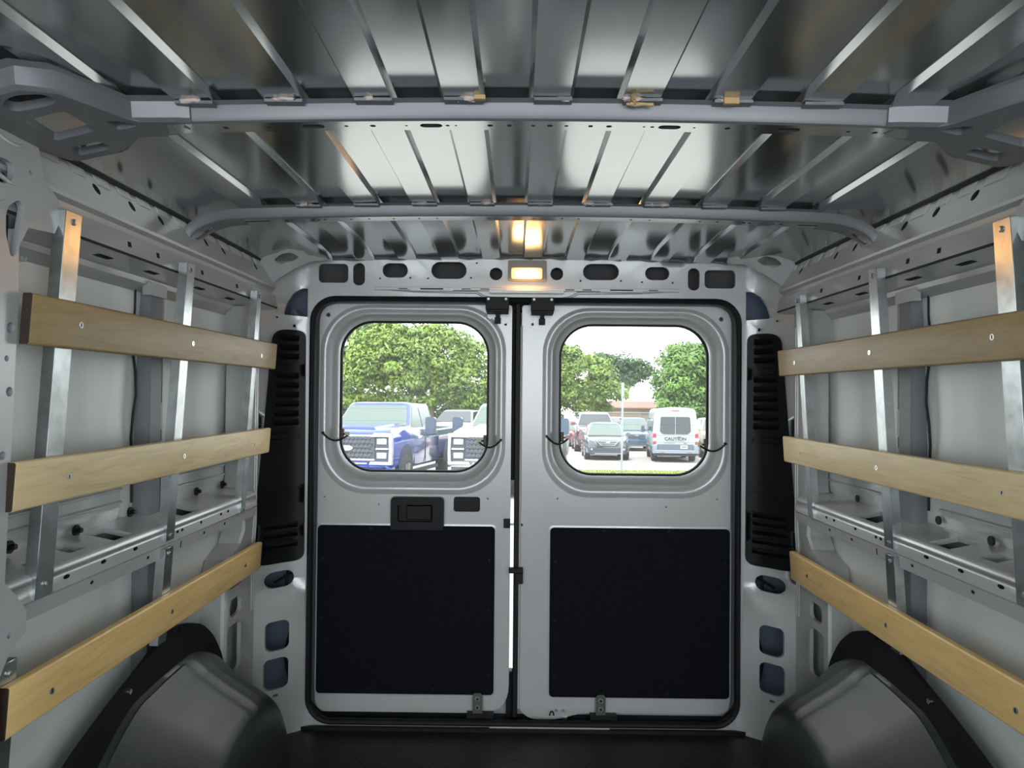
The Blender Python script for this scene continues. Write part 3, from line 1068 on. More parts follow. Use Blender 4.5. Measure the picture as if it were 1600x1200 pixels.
# ================================================================== DOORS
WIN = {1: (-0.402, 1.1585, 0.540, 0.547), 2: (0.392, 1.153, 0.540, 0.547)}   # window centre and size
for d in (1, 2):
    dr = structure('door_%d' % d)
    cx, cz, ww, wh = WIN[d]
    if d == 1:
        x0, x1 = -0.738, -0.050
    else:
        x0, x1 = -0.014, 0.732
    YD = 2.530
    zb, zt = 0.040, 1.488
    o4 = [(x0, zb), (x1, zb), (x1, zt), (x0, zt)]
    if d == 1:
        outer = rpoly(o4, [0.05, 0.10, 0.012, 0.07], 7)
    else:
        o5 = [(x0, 0.05), (0.03, 0.02), (0.12, 0.02), (0.21, 0.045), (x1, 0.045), (x1, zt), (x0, zt)]
        outer = rpoly(o5, [0.03, 0.04, 0.03, 0.04, 0.05, 0.07, 0.012], 7)
    BO, BT, BB = 0.062, 0.054, 0.075       # width of the pressed surround
    band_cz = cz + (BT - BB) / 2
    bandL = rrect(cx, band_cz, ww + 2 * BO, wh + BT + BB, 0.165, 10)
    hl = [bandL]
    def sm(px, py, r_):
        q = PY(px, py, YD)
        hl.append(ell(q.x, q.z, r_, r_, 12))
    if d == 1:
        for px, py, r_ in ((513, 492, 0.008), (592, 788, 0.003), (762, 779, 0.003), (790, 507, 0.005), (507, 776, 0.003)):
            sm(px, py, r_)
        p0, p1 = PY(709, 776, YD), PY(750, 800, YD)
        hl.append(rrect((p0.x + p1.x) / 2, (p0.z + p1.z) / 2, p1.x - p0.x, p0.z - p1.z, 0.010))
        p0, p1 = PY(787, 811, YD), PY(797, 825, YD)
        hl.append(rrect((p0.x + p1.x) / 2, (p0.z + p1.z) / 2, p1.x - p0.x, p0.z - p1.z, 0.003))
    else:
        for px, py, r_ in ((1127, 499, 0.008), (871, 779, 0.003), (1041, 792, 0.003), (832, 507, 0.005), (815, 820, 0.005), (1120, 780, 0.003)):
            sm(px, py, r_)
    def dmap(u, v, t):
        return Vector((u, YD + t, v))
    mb = MB()
    plate(mb, outer, hl, dmap, PAINT, t=0.008, grid=0.09)
    # outer edge of the inner pressing turned back
    L0 = dedupe(outer)
    mb.loft([[(x, YD, z) for x, z in L0], [(x, YD + 0.05, z) for x, z in L0]], PAINT)
    # moulded surround of the window
    steps = [(0.0, 0.0), (0.06, -0.001), (0.14, -0.0035), (0.22, -0.0055), (0.30, -0.0055), (0.38, -0.003), (0.46, 0.002), (0.54, 0.010), (0.62, 0.021), (0.70, 0.031), (0.78, 0.037), (0.87, 0.041), (1.0, 0.043)]
    loops = []
    for f_, dy in steps:
        bw = BO * (1 - f_)
        loops.append([(x, YD + dy, z) for x, z in rrect(cx, cz + (BT - BB) / 2 * (1 - f_), ww + 2 * bw, wh + (BT + BB) * (1 - f_), 0.165 - 0.045 * f_, 10)])
    mb.loft(loops, PAINT)
    mb.build('inner_pressing', dr, smooth=70)
    # rubber glazing bead
    mb = MB()
    loops = []
    for g, dy in ((0.000, 0.043), (0.000, 0.038), (0.005, 0.037), (0.008, 0.041), (0.008, 0.050)):
        loops.append([(x, YD + dy, z) for x, z in rrect(cx, cz, ww - 2 * g, wh - 2 * g, 0.12 - g, 10)])
    mb.loft(loops, RUBBER)
    mb.build('glazing_bead', dr, smooth=60)
    # outer door skin
    mb = MB()
    plate(mb, [(-0.80 if d == 1 else -0.0375, -0.04), (x1 if d == 1 else 0.80, -0.04), (x1 if d == 1 else 0.80, zt + 0.06), (-0.80 if d == 1 else -0.0375, zt + 0.06)], [rrect(cx, cz, ww + 0.01, wh + 0.01, 0.12, 8)],
          lambda u, v, t: Vector((u, 2.592 + t, v)), PRIMER, t=0.006)
    mb.build('outer_door_skin', dr)
    # black lower board with a slight lip and screws
    if d == 1:
        pa, pb = PY(493, 822, YD), PY(771, 1081, YD)
        bx0, bx1, bz0, bz1 = -0.733, -0.104, 0.107, 0.700
    else:
        bx0, bx1, bz0, bz1 = 0.092, 0.727, 0.103, 0.699
    mb = MB()
    L = rrect((bx0 + bx1) / 2, (bz0 + bz1) / 2, bx1 - bx0, bz1 - bz0, 0.014, 4)
    plate(mb, L, [], lambda u, v, t: Vector((u, YD - 0.010 + t, v)), PANEL, t=0.010, grid=None)
    pn = mb.build('lower_board', dr, bevel=0.002)
    pn['label'] = 'black fibre board panel'
    mb = MB()
    L2 = rrect((bx0 + bx1) / 2, (bz0 + bz1) / 2, bx1 - bx0 + 0.012, bz1 - bz0 + 0.012, 0.018, 4)
    mb.loft([[(x, YD - 0.004, z) for x, z in L], [(x, YD - 0.003, z) for x, z in L2], [(x, YD + 0.001, z) for x, z in L2]], PAINT)
    mb.build('board_flange', dr, smooth=60)
    for fx, fz in ((0.30, 0.985), (0.66, 0.985), (0.97, 0.80), (0.97, 0.5), (0.03, 0.80), (0.03, 0.45), (0.03, 0.12), (0.97, 0.12), (0.3, 0.03), (0.66, 0.03)):
        mb = MB()
        xx, zz = bx0 + (bx1 - bx0) * fx, bz0 + (bz1 - bz0) * fz
        mb.disc((xx, YD - 0.010, zz), 0.005, -0.003, BLACK, (0, 1, 0), 10)
        mb.build('trim_screw', pn)
    # window pane with heating wires and its two connectors
    wn_ = tag(empty('window_%d' % d, (0, 0, 0)), kind='structure')
    mb = MB()
    L = rrect(cx, cz, ww + 0.004, wh + 0.004, 0.12, 10)
    k = len(L)
    mb.add([(x, YD + 0.0465, z) for x, z in L], [tuple(range(k))], GLASS)
    g_ = mb.build('glass_pane', wn_, smooth=0)
    mb = MB()
    HW = mat('heating_wire', (0.25, 0.22, 0.20), 0.5)
    for i in range(11):
        zz = cz - wh / 2 + 0.05 + i * (wh - 0.10) / 10
        e_ = 0.012 + (0.10 if False else 0)
        dx = ww / 2 - 0.012
        dz = abs(zz - cz) - (wh / 2 - 0.12)
        if dz > 0:
            dx = ww / 2 - 0.12 + math.sqrt(max(0, 0.115 ** 2 - dz * dz)) - 0.004
        mb.box((cx - dx, YD + 0.0450, zz - 0.00025), (cx + dx, YD + 0.0456, zz + 0.00025), HW)
    mb.build('heating_wires', wn_)
    for sd in (-1, 1):
        ex = cx + sd * (ww / 2 - 0.012)
        ez = cz - 0.135 - (0.02 if sd > 0 else 0)
        mb = MB()
        mb.box((ex - 0.006, YD + 0.026, ez - 0.018), (ex + 0.006, YD + 0.0455, ez + 0.018), mat('brown_terminal', (0.05, 0.025, 0.02), 0.5))
        c1 = ex - sd * 0.020
        mb.box((min(c1, ex), YD + 0.030, ez - 0.006), (max(c1, ex), YD + 0.036, ez), RUBBER)
        mb.box((c1 - 0.009, YD + 0.026, ez - 0.010), (c1 + 0.007, YD + 0.036, ez + 0.006), mat('cream_plug', (0.55, 0.47, 0.36), 0.5))
        mb.build('heater_connector', wn_, bevel=0.002)
        mb = MB()
        pts = []
        for t in [k_ / 12 for k_ in range(13)]:
            x = c1 + sd * t * (0.020 + 0.058)
            z = ez - 0.008 - 0.022 * math.sin(t * PI) + 0.012 * t
            y = YD + 0.028 - 0.045 * min(1, t * 1.3) + 0.0
            pts.append((x, y, z))
        mb.tube(pts, 0.0032, RUBBER, 8)
        mb.disc((pts[-1][0], YD - 0.006 + 0.0, pts[-1][2]), 0.0045, -0.014, RUBBER, (0, 1, 0), 10)
        mb.build('heater_cable', wn_)
    # upper latch housing with striker
    lx = -0.110 if d == 1 else 0.052
    if d == 1:
        a, b_ = PY(759, 464, 2.46), PY(795, 488, 2.46)
    else:
        a, b_ = PY(830, 465, 2.46), PY(866, 490, 2.46)
    lt = empty('upper_latch', ((a.x + b_.x) / 2, 2.46, b_.z), dr)
    mb = MB()
    mb.box((a.x, 2.448, b_.z + 0.008), (b_.x, 2.50, a.z), RUBBER)
    mb.box((a.x + 0.002, 2.455, b_.z), (b_.x - 0.002, 2.528, b_.z + 0.012), RUBBER)
    mb.build('latch_housing', lt, bevel=0.002)
    for xx in (a.x + 0.010, b_.x - 0.010):
        mb = MB()
        mb.disc((xx, 2.448, a.z - 0.008), 0.0045, -0.002, ZINCD, (0, 1, 0), 10)
        mb.build('latch_rivet', lt)
    mb = MB()
    mx_ = (a.x + b_.x) / 2
    mb.box((mx_ - 0.007, 2.512, b_.z - 0.012), (mx_ + 0.008, 2.529, b_.z + 0.002), RUBBER)
    mb.box((mx_ - 0.011, 2.508, b_.z - 0.034), (mx_ + 0.011, 2.529, b_.z - 0.012), RUBBER)
    mb.build('latch_hook', lt, bevel=0.0015)
    for sx, sz in ((-0.028, -0.008), (0.026, -0.024)):
        mb = MB()
        mb.disc((mx_ + sx, 2.530, b_.z + sz), 0.009, -0.003, PAINT, (0, 1, 0), 14)
        mb.disc((mx_ + sx, 2.527, b_.z + sz), 0.004, -0.002, ZINCD, (0, 1, 0), 6)
        mb.build('latch_bolt', lt)
    # lower striker bracket
    a, b_ = (PY(738, 1086, 2.49), PY(753, 1118, 2.49)) if d == 1 else (PY(932, 1089, 2.49), PY(947, 1121, 2.49))
    br_ = empty('lower_striker', ((a.x + b_.x) / 2, 2.49, b_.z), dr)
    mb = MB()
    cxx, czz = (a.x + b_.x) / 2, (a.z + b_.z) / 2
    OLIVE = mat('olive_grey_steel', (0.10, 0.105, 0.09), 0.45, 0.4)
    plate(mb, rpoly([(a.x, b_.z - 0.004), (b_.x, b_.z - 0.004), (b_.x, a.z), (a.x, a.z)], [0.002, 0.002, 0.014, 0.014], 4), [], lambda u, v, t: Vector((u, 2.506 + t, v)), OLIVE, t=0.006, back=True)
    mb.box((a.x - 0.02, 2.500, b_.z - 0.016), (b_.x + 0.04, 2.528, b_.z), RUBBER)
    mb.build('striker_plate', br_, bevel=0.001)
    for fz in (0.3, 0.72):
        mb = MB()
        mb.disc((cxx, 2.506, b_.z + (a.z - b_.z) * fz), 0.008, -0.003, ZINCD, (0, 1, 0), 14)
        mb.disc((cxx, 2.503, b_.z + (a.z - b_.z) * fz), 0.005, -0.003, RUBBER, (0, 1, 0), 6)
        mb.build('striker_screw', br_)
    # parts of one door only
    if d == 1:
        hd = empty('door_handle', (-0.387, 2.52, 0.69), dr)
        a, b_ = PY(611, 776, 2.515), PY(693, 828, 2.515)
        ca, cb = PY(622, 788, 2.515), PY(676, 815, 2.515)
        mb = MB()
        O = rpoly([(a.x, b_.z), (b_.x, b_.z), (b_.x, a.z), (a.x, a.z)], [0.006, 0.006, 0.016, 0.016], 5)
        I = rrect((ca.x + cb.x) / 2, (ca.z + cb.z) / 2, cb.x - ca.x, ca.z - cb.z, 0.006, 3)
        plate(mb, O, [I], lambda u, v, t: Vector((u, 2.506 + t, v)), BLACK, t=0.022)
        k = len(I)
        mb.add([(x, 2.527, z) for x, z in I], [tuple(range(k))], BLACK)
        mb.build('handle_escutcheon', hd, bevel=0.002)
        mb = MB()
        mb.box((ca.x + 0.030, 2.509, cb.z + 0.006), (cb.x - 0.004, 2.524, ca.z - 0.003), BLACK)
        mb.build('pull_lever', hd, bevel=0.003)
        mb = MB()
        a, b_ = PY(710, 777, YD), PY(749, 799, YD)
        mb.box((a.x - 0.002, YD + 0.006, b_.z - 0.002), (b_.x + 0.002, YD + 0.010, a.z + 0.002), BLACK)
        mb.build('blanking_cover', dr)
        mb = MB()
        a, b_ = PY(787, 811, 2.52), PY(797, 825, 2.52)
        mb.box((a.x, 2.515, b_.z), (b_.x, 2.54, a.z), RUBBER)
        mb.box((b_.x, 2.520, (a.z + b_.z) / 2 - 0.007), (b_.x + 0.014, 2.534, (a.z + b_.z) / 2), ZINCD)
        mb.build('lock_pin', dr, bevel=0.001)
    else:
        # centre lap of the second door: dark seal post with pale return edge
        mb = MB()
        mb.box((-0.0375, 2.518, 0.03), (-0.0195, 2.60, 1.495), RUBBER)
        mb.box((-0.060, 2.560, 0.86), (-0.0375, 2.60, 1.495), RUBBER)
        mb.box((-0.060, 2.560, -0.02), (-0.0375, 2.60, 0.175), RUBBER)
        mb.box((-0.075, 2.556, 1.470), (0.010, 2.60, 1.545), RUBBER)
        mb.build('centre_seal', dr, bevel=0.003)
        mb = MB()
        mb.tube([(-0.016, 2.526, 0.06 + k * 0.0712) for k in range(20)], 0.0045, PAINT, 8)
        mb.build('folded_edge', dr)
        mb = MB()
        L = rpoly([(lambda q: (q.x, q.z))(PY(px, py, 2.525)) for px, py in ((850, 838), (818, 840), (804, 832), (804, 802), (818, 796), (850, 800))], [0.0, 0.006, 0.012, 0.012, 0.006, 0.0], 4)
        plate(mb, L, [ell(PY(815, 820, 2.525).x, PY(815, 820, 2.525).z, 0.005, 0.005)], lambda u, v, t: Vector((u, 2.5245 + t, v)), PAINT, t=0.006)
        mb.build('lock_tab', dr)
        mb = MB()
        a, b_ = PY(795, 888, 2.50), PY(817, 913, 2.50)
        mb.box((a.x, 2.498, a.z - 0.018), (b_.x, 2.522, a.z), RUBBER)
        mb.box(((a.x + b_.x) / 2 - 0.003, 2.500, b_.z), (b_.x, 2.522, a.z - 0.018), RUBBER)
        mb.build('door_catch', dr, bevel=0.002)
        mb = MB()
        for px in (869, 880):
            q = PY(px, 1110, YD)
            mb.disc((q.x, YD, q.z), 0.006, -0.003, ZINCD, (0, 1, 0), 12)
        q = PY(881, 1121, YD)
        mb.box((q.x - 0.008, YD - 0.006, q.z - 0.006), (q.x + 0.012, YD, q.z + 0.003), ZINC)
        q = PY(862, 1117, YD)
        mb.tube([(q.x + 0.010 * math.cos(a_) * 0.7, YD - 0.004, q.z + 0.014 * math.sin(a_)) for a_ in [PI * k / 8 for k in range(9)]], 0.003, RUBBER, 6)
        mb.build('lower_latch', dr)

# ================================================================== THINGS IN THE VAN
# ---- louvred vent panels on the corner pillars
for m_, side in ((-1, 'left'), (1, 'right')):
    r0 = empty('vent_panel', (m_ * 0.83, 2.46, 0.585))
    tag(r0, {'left': 'tall black louvred plastic vent panel beside the door with the pull handle', 'right': 'tall black louvred plastic vent panel beside the door without a handle, five lower slots'}[side], 'vent panel', 'black vent panels on the corner pillars')
    O = [(-0.768, 0.585), (-0.772, 1.387), (-0.862, 1.387), (-0.908, 0.585)]
    O = rpoly([(a, b_) for a, b_ in O], [0.035, 0.030, 0.045, 0.045], 6)
    def ve(z):
        f_ = (z - 0.585) / 0.80
        return -0.908 + 0.044 * f_, -0.768 - 0.004 * f_
    hs_ = []
    zs = [530, 545, 559, 589, 604, 619, 633, 648, 662]
    low = [822, 836, 852] if m_ < 0 else [800, 812, 826, 840, 856]
    for i, py in enumerate(zs + low):
        z = PY(450, py, 2.45).z
        a, b_ = ve(z)
        hs_.append(rrect((a + b_) / 2 + 0.002, z, (b_ - a) - 0.042, 0.011, 0.005, 3))
    def vm(u, v, t, m_=m_):
        x = -u if m_ > 0 else u
        crown = 0.006 * (1 - min(1, abs(abs(u) - 0.835) / 0.065) ** 2)
        return Vector((x, ry(u, max(v, 0.53)) - 0.012 - crown + t, v))
    mb = MB()
    plate(mb, O, hs_, vm, BLACK, t=0.016, grid=0.02)
    mb.build('louvre_plate', r0, smooth=50)
    for h in hs_:
        c = (sum(p[0] for p in h) / len(h), sum(p[1] for p in h) / len(h))
        wd = max(p[0] for p in h) - min(p[0] for p in h)
        mb = MB()
        top = [vm(c[0] - wd / 2 + wd * k / 8, c[1] + 0.0055, -0.0005) for k in range(9)]
        mid = [vm(c[0] - wd / 2 + wd * k / 8, c[1] + 0.008, -0.005) for k in range(9)]
        up = [vm(c[0] - wd / 2 + wd * k / 8, c[1] + 0.017, 0.0005) for k in range(9)]
        low_ = [vm(c[0] - wd / 2 + wd * k / 8, c[1] - 0.006, 0.012) for k in range(9)]
        mb.loft([up, mid, top, low_], BLACK, closed=False)
        mb.build('louvre', r0, smooth=60)
    # recessed rows with clips, seam lines and badge ring
    for py in (574, 681, 772 if m_ < 0 else 777):
        mb = MB()
        z = PY(450, py, 2.45).z
        a, b_ = ve(z)
        mb.tube([vm(a + 0.02 + (b_ - a - 0.035) * k / 8, z + 0.010, 0.001) for k in range(9)], 0.0022, BLACK, 6)
        mb.tube([vm(a + 0.02 + (b_ - a - 0.035) * k / 8, z - 0.010, 0.001) for k in range(9)], 0.0022, BLACK, 6)
        mb.build('clip_recess', r0, smooth=60)
    mb = MB()
    z = PY(450, 762, 2.45).z
    a, b_ = ve(z)
    mb.tube([vm(a + 0.003 + (b_ - a - 0.008) * k / 8, z, 0.000) for k in range(9)], 0.0022, BLACK, 6)
    mb.build('panel_joint', r0, smooth=60)
    mb = MB()
    z = PY(450, 804, 2.45).z
    mb.tube([vm(-0.842 + 0.014 * math.cos(k * PI / 8), z + 0.014 * math.sin(k * PI / 8), 0.001) for k in range(17)], 0.0012, BLACK, 6) if m_ < 0 else None
    if m_ < 0:
        mb.build('moulded_ring', r0, smooth=60)
    for py in (574, 681):
        z = PY(450, py, 2.45).z
        a, b_ = ve(z)
        for f_ in ((0.28, 0.84) if m_ < 0 else (0.28, 0.84)):
            mb = MB()
            c = vm(a + (b_ - a) * f_, z, 0)
            mb.disc(c, 0.005, -0.004, RUBBER, (0, 1, 0), 10)
            mb.build('push_clip', r0)

# ---- dome lamp in the header
a, b_ = PY(794, 407, 2.482), PY(854, 440, 2.482)
la, lb = PY(799, 419, 2.482), PY(847, 437, 2.482)
lp = tag(empty('dome_lamp', ((a.x + b_.x) / 2, 2.48, b_.z)), 'lit rectangular cargo lamp glowing warm yellow in the header above the doors', 'lamp')
mb = MB()
O = rrect((a.x + b_.x) / 2, (a.z + b_.z) / 2, b_.x - a.x, a.z - b_.z, 0.006, 3)
I = rrect((la.x + lb.x) / 2, (la.z + lb.z) / 2, lb.x - la.x, la.z - lb.z, 0.005, 3)
plate(mb, O, [I], lambda u, v, t: Vector((u, 2.4735 + t, v)), mat('grey_lamp_housing', (0.22, 0.20, 0.18), 0.5), t=0.011)
mb.build('lamp_housing', lp, bevel=0.001)
LENS = bpy.data.materials.new('lit_lamp_lens')
LENS.use_nodes = True
nt = LENS.node_tree
b = nt.nodes['Principled BSDF']
b.inputs['Base Color'].default_value = (0.9, 0.8, 0.6, 1)
b.inputs['Roughness'].default_value = 0.3
tc = nt.nodes.new('ShaderNodeTexCoord')
mp_ = nt.nodes.new('ShaderNodeMapping')
mp_.inputs['Scale'].default_value = (16, 10, 34)
gr = nt.nodes.new('ShaderNodeTexGradient')
gr.gradient_type = 'SPHERICAL'
nt.links.new(tc.outputs['Object'], mp_.inputs['Vector'])
nt.links.new(mp_.outputs['Vector'], gr.inputs['Vector'])
rp = nt.nodes.new('ShaderNodeValToRGB')
rp.color_ramp.elements[0].color = (1.0, 0.42, 0.06, 1)
rp.color_ramp.elements[1].color = (1.0, 0.80, 0.42, 1)
nt.links.new(gr.outputs['Fac'], rp.inputs['Fac'])
nt.links.new(rp.outputs['Color'], b.inputs['Emission Color'])
mm = nt.nodes.new('ShaderNodeMapRange')
mm.inputs['To Min'].default_value = 0.75
mm.inputs['To Max'].default_value = 4.5
nt.links.new(gr.outputs['Fac'], mm.inputs['Value'])
nt.links.new(mm.outputs['Result'], b.inputs['Emission Strength'])
mb = MB()
mid = Vector(((la.x + lb.x) / 2, 2.474, (la.z + lb.z) / 2))
loops = []
for g, dy in ((0.0, 0.004), (0.0, -0.003), (0.003, -0.006), (0.012, -0.007)):
    loops.append([(x, 2.474 + dy, z) for x, z in rrect(mid.x, mid.z, lb.x - la.x - 2 * g, la.z - lb.z - 2 * g, 0.006, 3)])
mb.loft(loops, LENS, cap1=True)
ln = mb.build('lamp_lens', lp, smooth=60, origin=mid)
ln['label'] = 'glowing yellow lens'
light('dome_lamp_bulb', 'AREA', (mid.x, 2.455, mid.z - 0.002), 0.7, (1.0, 0.46, 0.12), (0.09, 0.03), (0, -0.55, -0.85))

# ---- wheel arch covers
def wheel_cover(m_):
    # outer arch at the wall and inner arch at the narrow end, (y, z)
    arcO = [(1.33, 0.0), (1.37, 0.14), (1.44, 0.27), (1.55, 0.365), (1.66, 0.425), (1.74, 0.437), (1.84, 0.443), (1.93, 0.444), (2.00, 0.438), (2.10, 0.400), (2.19, 0.33), (2.27, 0.22), (2.32, 0.10), (2.34, 0.0)]
    arcI = [(1.50, 0.0), (1.52, 0.10), (1.56, 0.19), (1.62, 0.265), (1.69, 0.312), (1.75, 0.325), (1.82, 0.333), (1.89, 0.338), (1.95, 0.338), (2.03, 0.308), (2.10, 0.25), (2.16, 0.17), (2.195, 0.08), (2.21, 0.0)]
    def dens(A):
        out = []
        n = len(A)
        for i in range(n - 1):
            p0, p1, p2, p3 = A[max(i - 1, 0)], A[i], A[i + 1], A[min(i + 2, n - 1)]
            for k in range(4):
                t = k / 4
                out.append(tuple(0.5 * (2 * p1[j] + (p2[j] - p0[j]) * t + (2 * p0[j] - 5 * p1[j] + 4 * p2[j] - p3[j]) * t * t + (-p0[j] + 3 * p1[j] - 3 * p2[j] + p3[j]) * t ** 3) for j in (0, 1)))
        out.append(A[-1])
        return out
    arcO = [(y * 0.956, 1.17 - (1.17 - z) * 0.956 if z > 0.2 else z) for y, z in arcO]
    O_, I_ = dens(arcO), dens(arcI)
    n = len(O_)
    cy = 1.86
    secs = [(0.892, -0.030, 0), (0.890, 0.0, 0), (0.882, 0.006, 0), (0.874, 0.0, 0.05), (0.84, 0, 0.35), (0.80, 0, 0.62), (0.76, 0, 0.85), (0.735, 0, 1.0), (0.720, 0.012, 1.0), (0.711, 0.03, 1.0), (0.706, 0.055, 1.0), (0.704, 0.09, 1.0)]
    mb_ = MB()
    loops = []
    for (x, ins, f_) in secs:
        L = []
        for i in range(n):
            y = O_[i][0] * (1 - f_) + I_[i][0] * f_
            z = O_[i][1] * (1 - f_) + I_[i][1] * f_
            # pressed grooves across the crown
            gq = 0.0
            for g0, gd in ((0.545, 0.005), (0.60, 0.005)):
                if abs(i / (n - 1) - g0) < 0.0098:
                    gq = gd
            if ins > 0:
                k_ = 1 - ins / 0.36
                y = cy + (y - cy) * k_
                z = max(0, z * k_)
            if 0.2 < i / (n - 1) < 0.8 and 0.01 < f_ <= 1.0 and ins < 0.02:
                z -= gq
            L.append((m_ * x, y, z))
        loops.append(L)
    loops.append([(m_ * 0.704, cy + (p[1] - cy) * 0.55, p[2] * 0.5) for p in loops[-1]])
    mb_.loft(loops, WELLM, closed=False)
    return mb_, O_


for m_, lab in ((-1, 'black plastic wheel arch cover on the floor beside the door with the pull handle'), (1, 'black plastic wheel arch cover on the floor beside the door without a handle')):
    wc_ = tag(empty('wheel_arch_cover', (m_ * 0.83, 1.84, 0)), lab, 'wheel arch cover', 'black wheel arch covers')
    mb, O_ = wheel_cover(m_)
    mb.build('moulded_cover', wc_, smooth=50)
    # flat flange against the wall
    fo = [(1.20, 0.0), (1.28, 0.20), (1.40, 0.33), (1.54, 0.395), (1.66, 0.437), (1.745, 0.462), (1.86, 0.498), (1.97, 0.520), (2.06, 0.500), (2.14, 0.470), (2.22, 0.41), (2.29, 0.32), (2.34, 0.20), (2.355, 0.0)]
    fo = [(y * 0.915, 1.17 - (1.17 - z) * 0.915 if z > 0.25 else z * 1.1) for y, z in fo]
    O2 = rpoly(fo, [0.0] + [0.03] * (len(fo) - 2) + [0.0], 3)
    mb = MB()
    arc_in = [(y, z) for y, z in O_]
    ring = O2 + list(reversed(arc_in))
    plate(mb, O2, [], lambda u, v, t, m_=m_: Vector((m_ * (0.889 + t), u, v)), RUBBER, t=0.012, grid=0.08)
    fl_ = mb.build('wall_flange', wc_, smooth=40)
    for (yy, zz) in ((1.40, 0.42), (1.585, 0.50), (1.82, 0.56), (2.02, 0.455)):
        mb = MB()
        mb.disc((m_ * 0.889, yy, zz), 0.006, -0.005 * m_, STEEL if 1.5 < yy < 1.6 else BLACK, (1, 0, 0), 10)
        mb.build('flange_screw', fl_)

# ---- galvanised uprights carrying the boards
def xw(z):
    """inner face of the uprights; the wall leans in towards the roof"""
    c = z - 1.17
    return 0.826 + 0.012 - 0.062 * c


def upright(name, m_, yc, wdt, z0, z1, lab, grp, lean=0.0, screws=()):
    r0 = tag(empty(name, (m_ * xw(z0), yc, z0)), lab, 'upright', grp)
    mb_ = MB()
    pr_ = [(0.018, -wdt / 2), (0.0, -wdt / 2 + 0.001), (0.0, wdt / 2 - 0.001), (0.018, wdt / 2)]
    pr_ = [(0.022, -wdt / 2), (0.0, -wdt / 2), (0.0, wdt / 2), (0.022, wdt / 2)]
    n = 8
    loops = []
    for i in range(n + 1):
        z = z0 + (z1 - z0) * i / n
        t = 0.0022
        f_ = [(m_ * (xw(z) + x), yc + y, z) for x, y in pr_]
        bk = [(m_ * (xw(z) + x + (t if abs(x) < 0.01 else 0)), yc + y * (1 - 2 * t / wdt), z) for x, y in reversed(pr_)]
        loops.append(f_ + bk)
    mb_.loft(loops, ZINC, cap0=True, cap1=True)
    mb_.build('channel', r0, smooth=20, bevel=0.0008, seg=1)
    for z in screws:
        k = MB()
        k.disc((m_ * xw(z), yc, z), 0.006, -0.0015 * m_, ZINCD, (1, 0, 0), 12)
        k.disc((m_ * (xw(z) - 0.0012), yc, z), 0.0035, -0.003 * m_, STEEL, (1, 0, 0), 6)
        k.build('fixing_bolt', r0)
    return r0


nm = {-1: 'on the wall next to the door with the pull handle', 1: 'on the wall next to the door without a handle'}
UG = 'galvanised uprights behind the wooden boards'
for m_ in (-1, 1):
    sd = 'left-hand' if m_ < 0 else 'right-hand'
    dz = -0.006 if m_ > 0 else 0
    upright('steel_upright', m_, 1.250, 0.046, 0.805, 1.485, 'galvanised steel upright, closest to the camera, %s wall, top glowing orange' % sd, UG, screws=(1.468, 0.828))
    upright('steel_upright', m_, 1.705, 0.040, 0.812, 1.478, 'galvanised steel upright in the middle of the %s wall above its shelf' % sd, UG, screws=(1.462, 0.824))
    upright('steel_upright', m_, 2.160, 0.034, 0.800, 1.478, 'galvanised steel upright beside the vent panel on the %s wall' % sd, UG, screws=(1.462, 0.812))
    upright('steel_upright', m_, 1.705, 0.040, 0.565, 0.795, 'short galvanised upright below the middle of the %s shelf' % sd, UG, screws=(0.780,))
    upright('steel_upright', m_, 1.175, 0.040, 0.35, 0.72, 'short galvanised upright at the near end of the %s lowest board' % sd, UG, screws=(0.700,))

# ---- wooden boards
def board(m_, zb_, zt_, y0, y1, m, lab, screws):
    r0 = tag(empty('wooden_board', (m_ * (xw(zb_) - 0.018), y0, zb_)), lab, 'wooden board', 'wooden boards along the van walls')
    th = 0.017
    mb_ = MB()
    def X_(z, o):
        return m_ * (xw(z) - th * o - 0.0006)
    n = 10
    lp_ = []
    r_ = 0.003
    for i in range(n + 1):
        y = y0 + (y1 - y0) * i / n
        lp_.append([(X_(zb_, 0), y, zb_), (X_(zb_, 1) + m_ * r_, y, zb_), (X_(zb_, 1), y, zb_ + r_), (X_(zt_, 1), y, zt_ - r_), (X_(zt_, 1) + m_ * r_, y, zt_), (X_(zt_, 0), y, zt_)])
    o3 = Vector((m_ * xw(zb_), y0, zb_))
    mb_.loft(lp_, m)
    k = len(lp_[0])
    mb_.add(lp_[0], [tuple(range(k))], ENDG)
    mb_.add(lp_[-1], [tuple(range(k))], m)
    mb_.build('plank', r0, smooth=50, bevel=0.0015, origin=o3)
    for (yy, f_, sm_) in screws:
        z = zb_ + (zt_ - zb_) * f_
        k_ = MB()
        k_.disc((X_(z, 1), yy, z), 0.0058, -0.0016 * m_, sm_, (1, 0, 0), 12)
        k_.box((X_(z, 1) - m_ * 0.0022, yy - 0.0008, z - 0.0035), (X_(z, 1) - m_ * 0.001, yy + 0.0008, z + 0.0035), RUBBER)
        k_.build('screw', r0)
    return r0


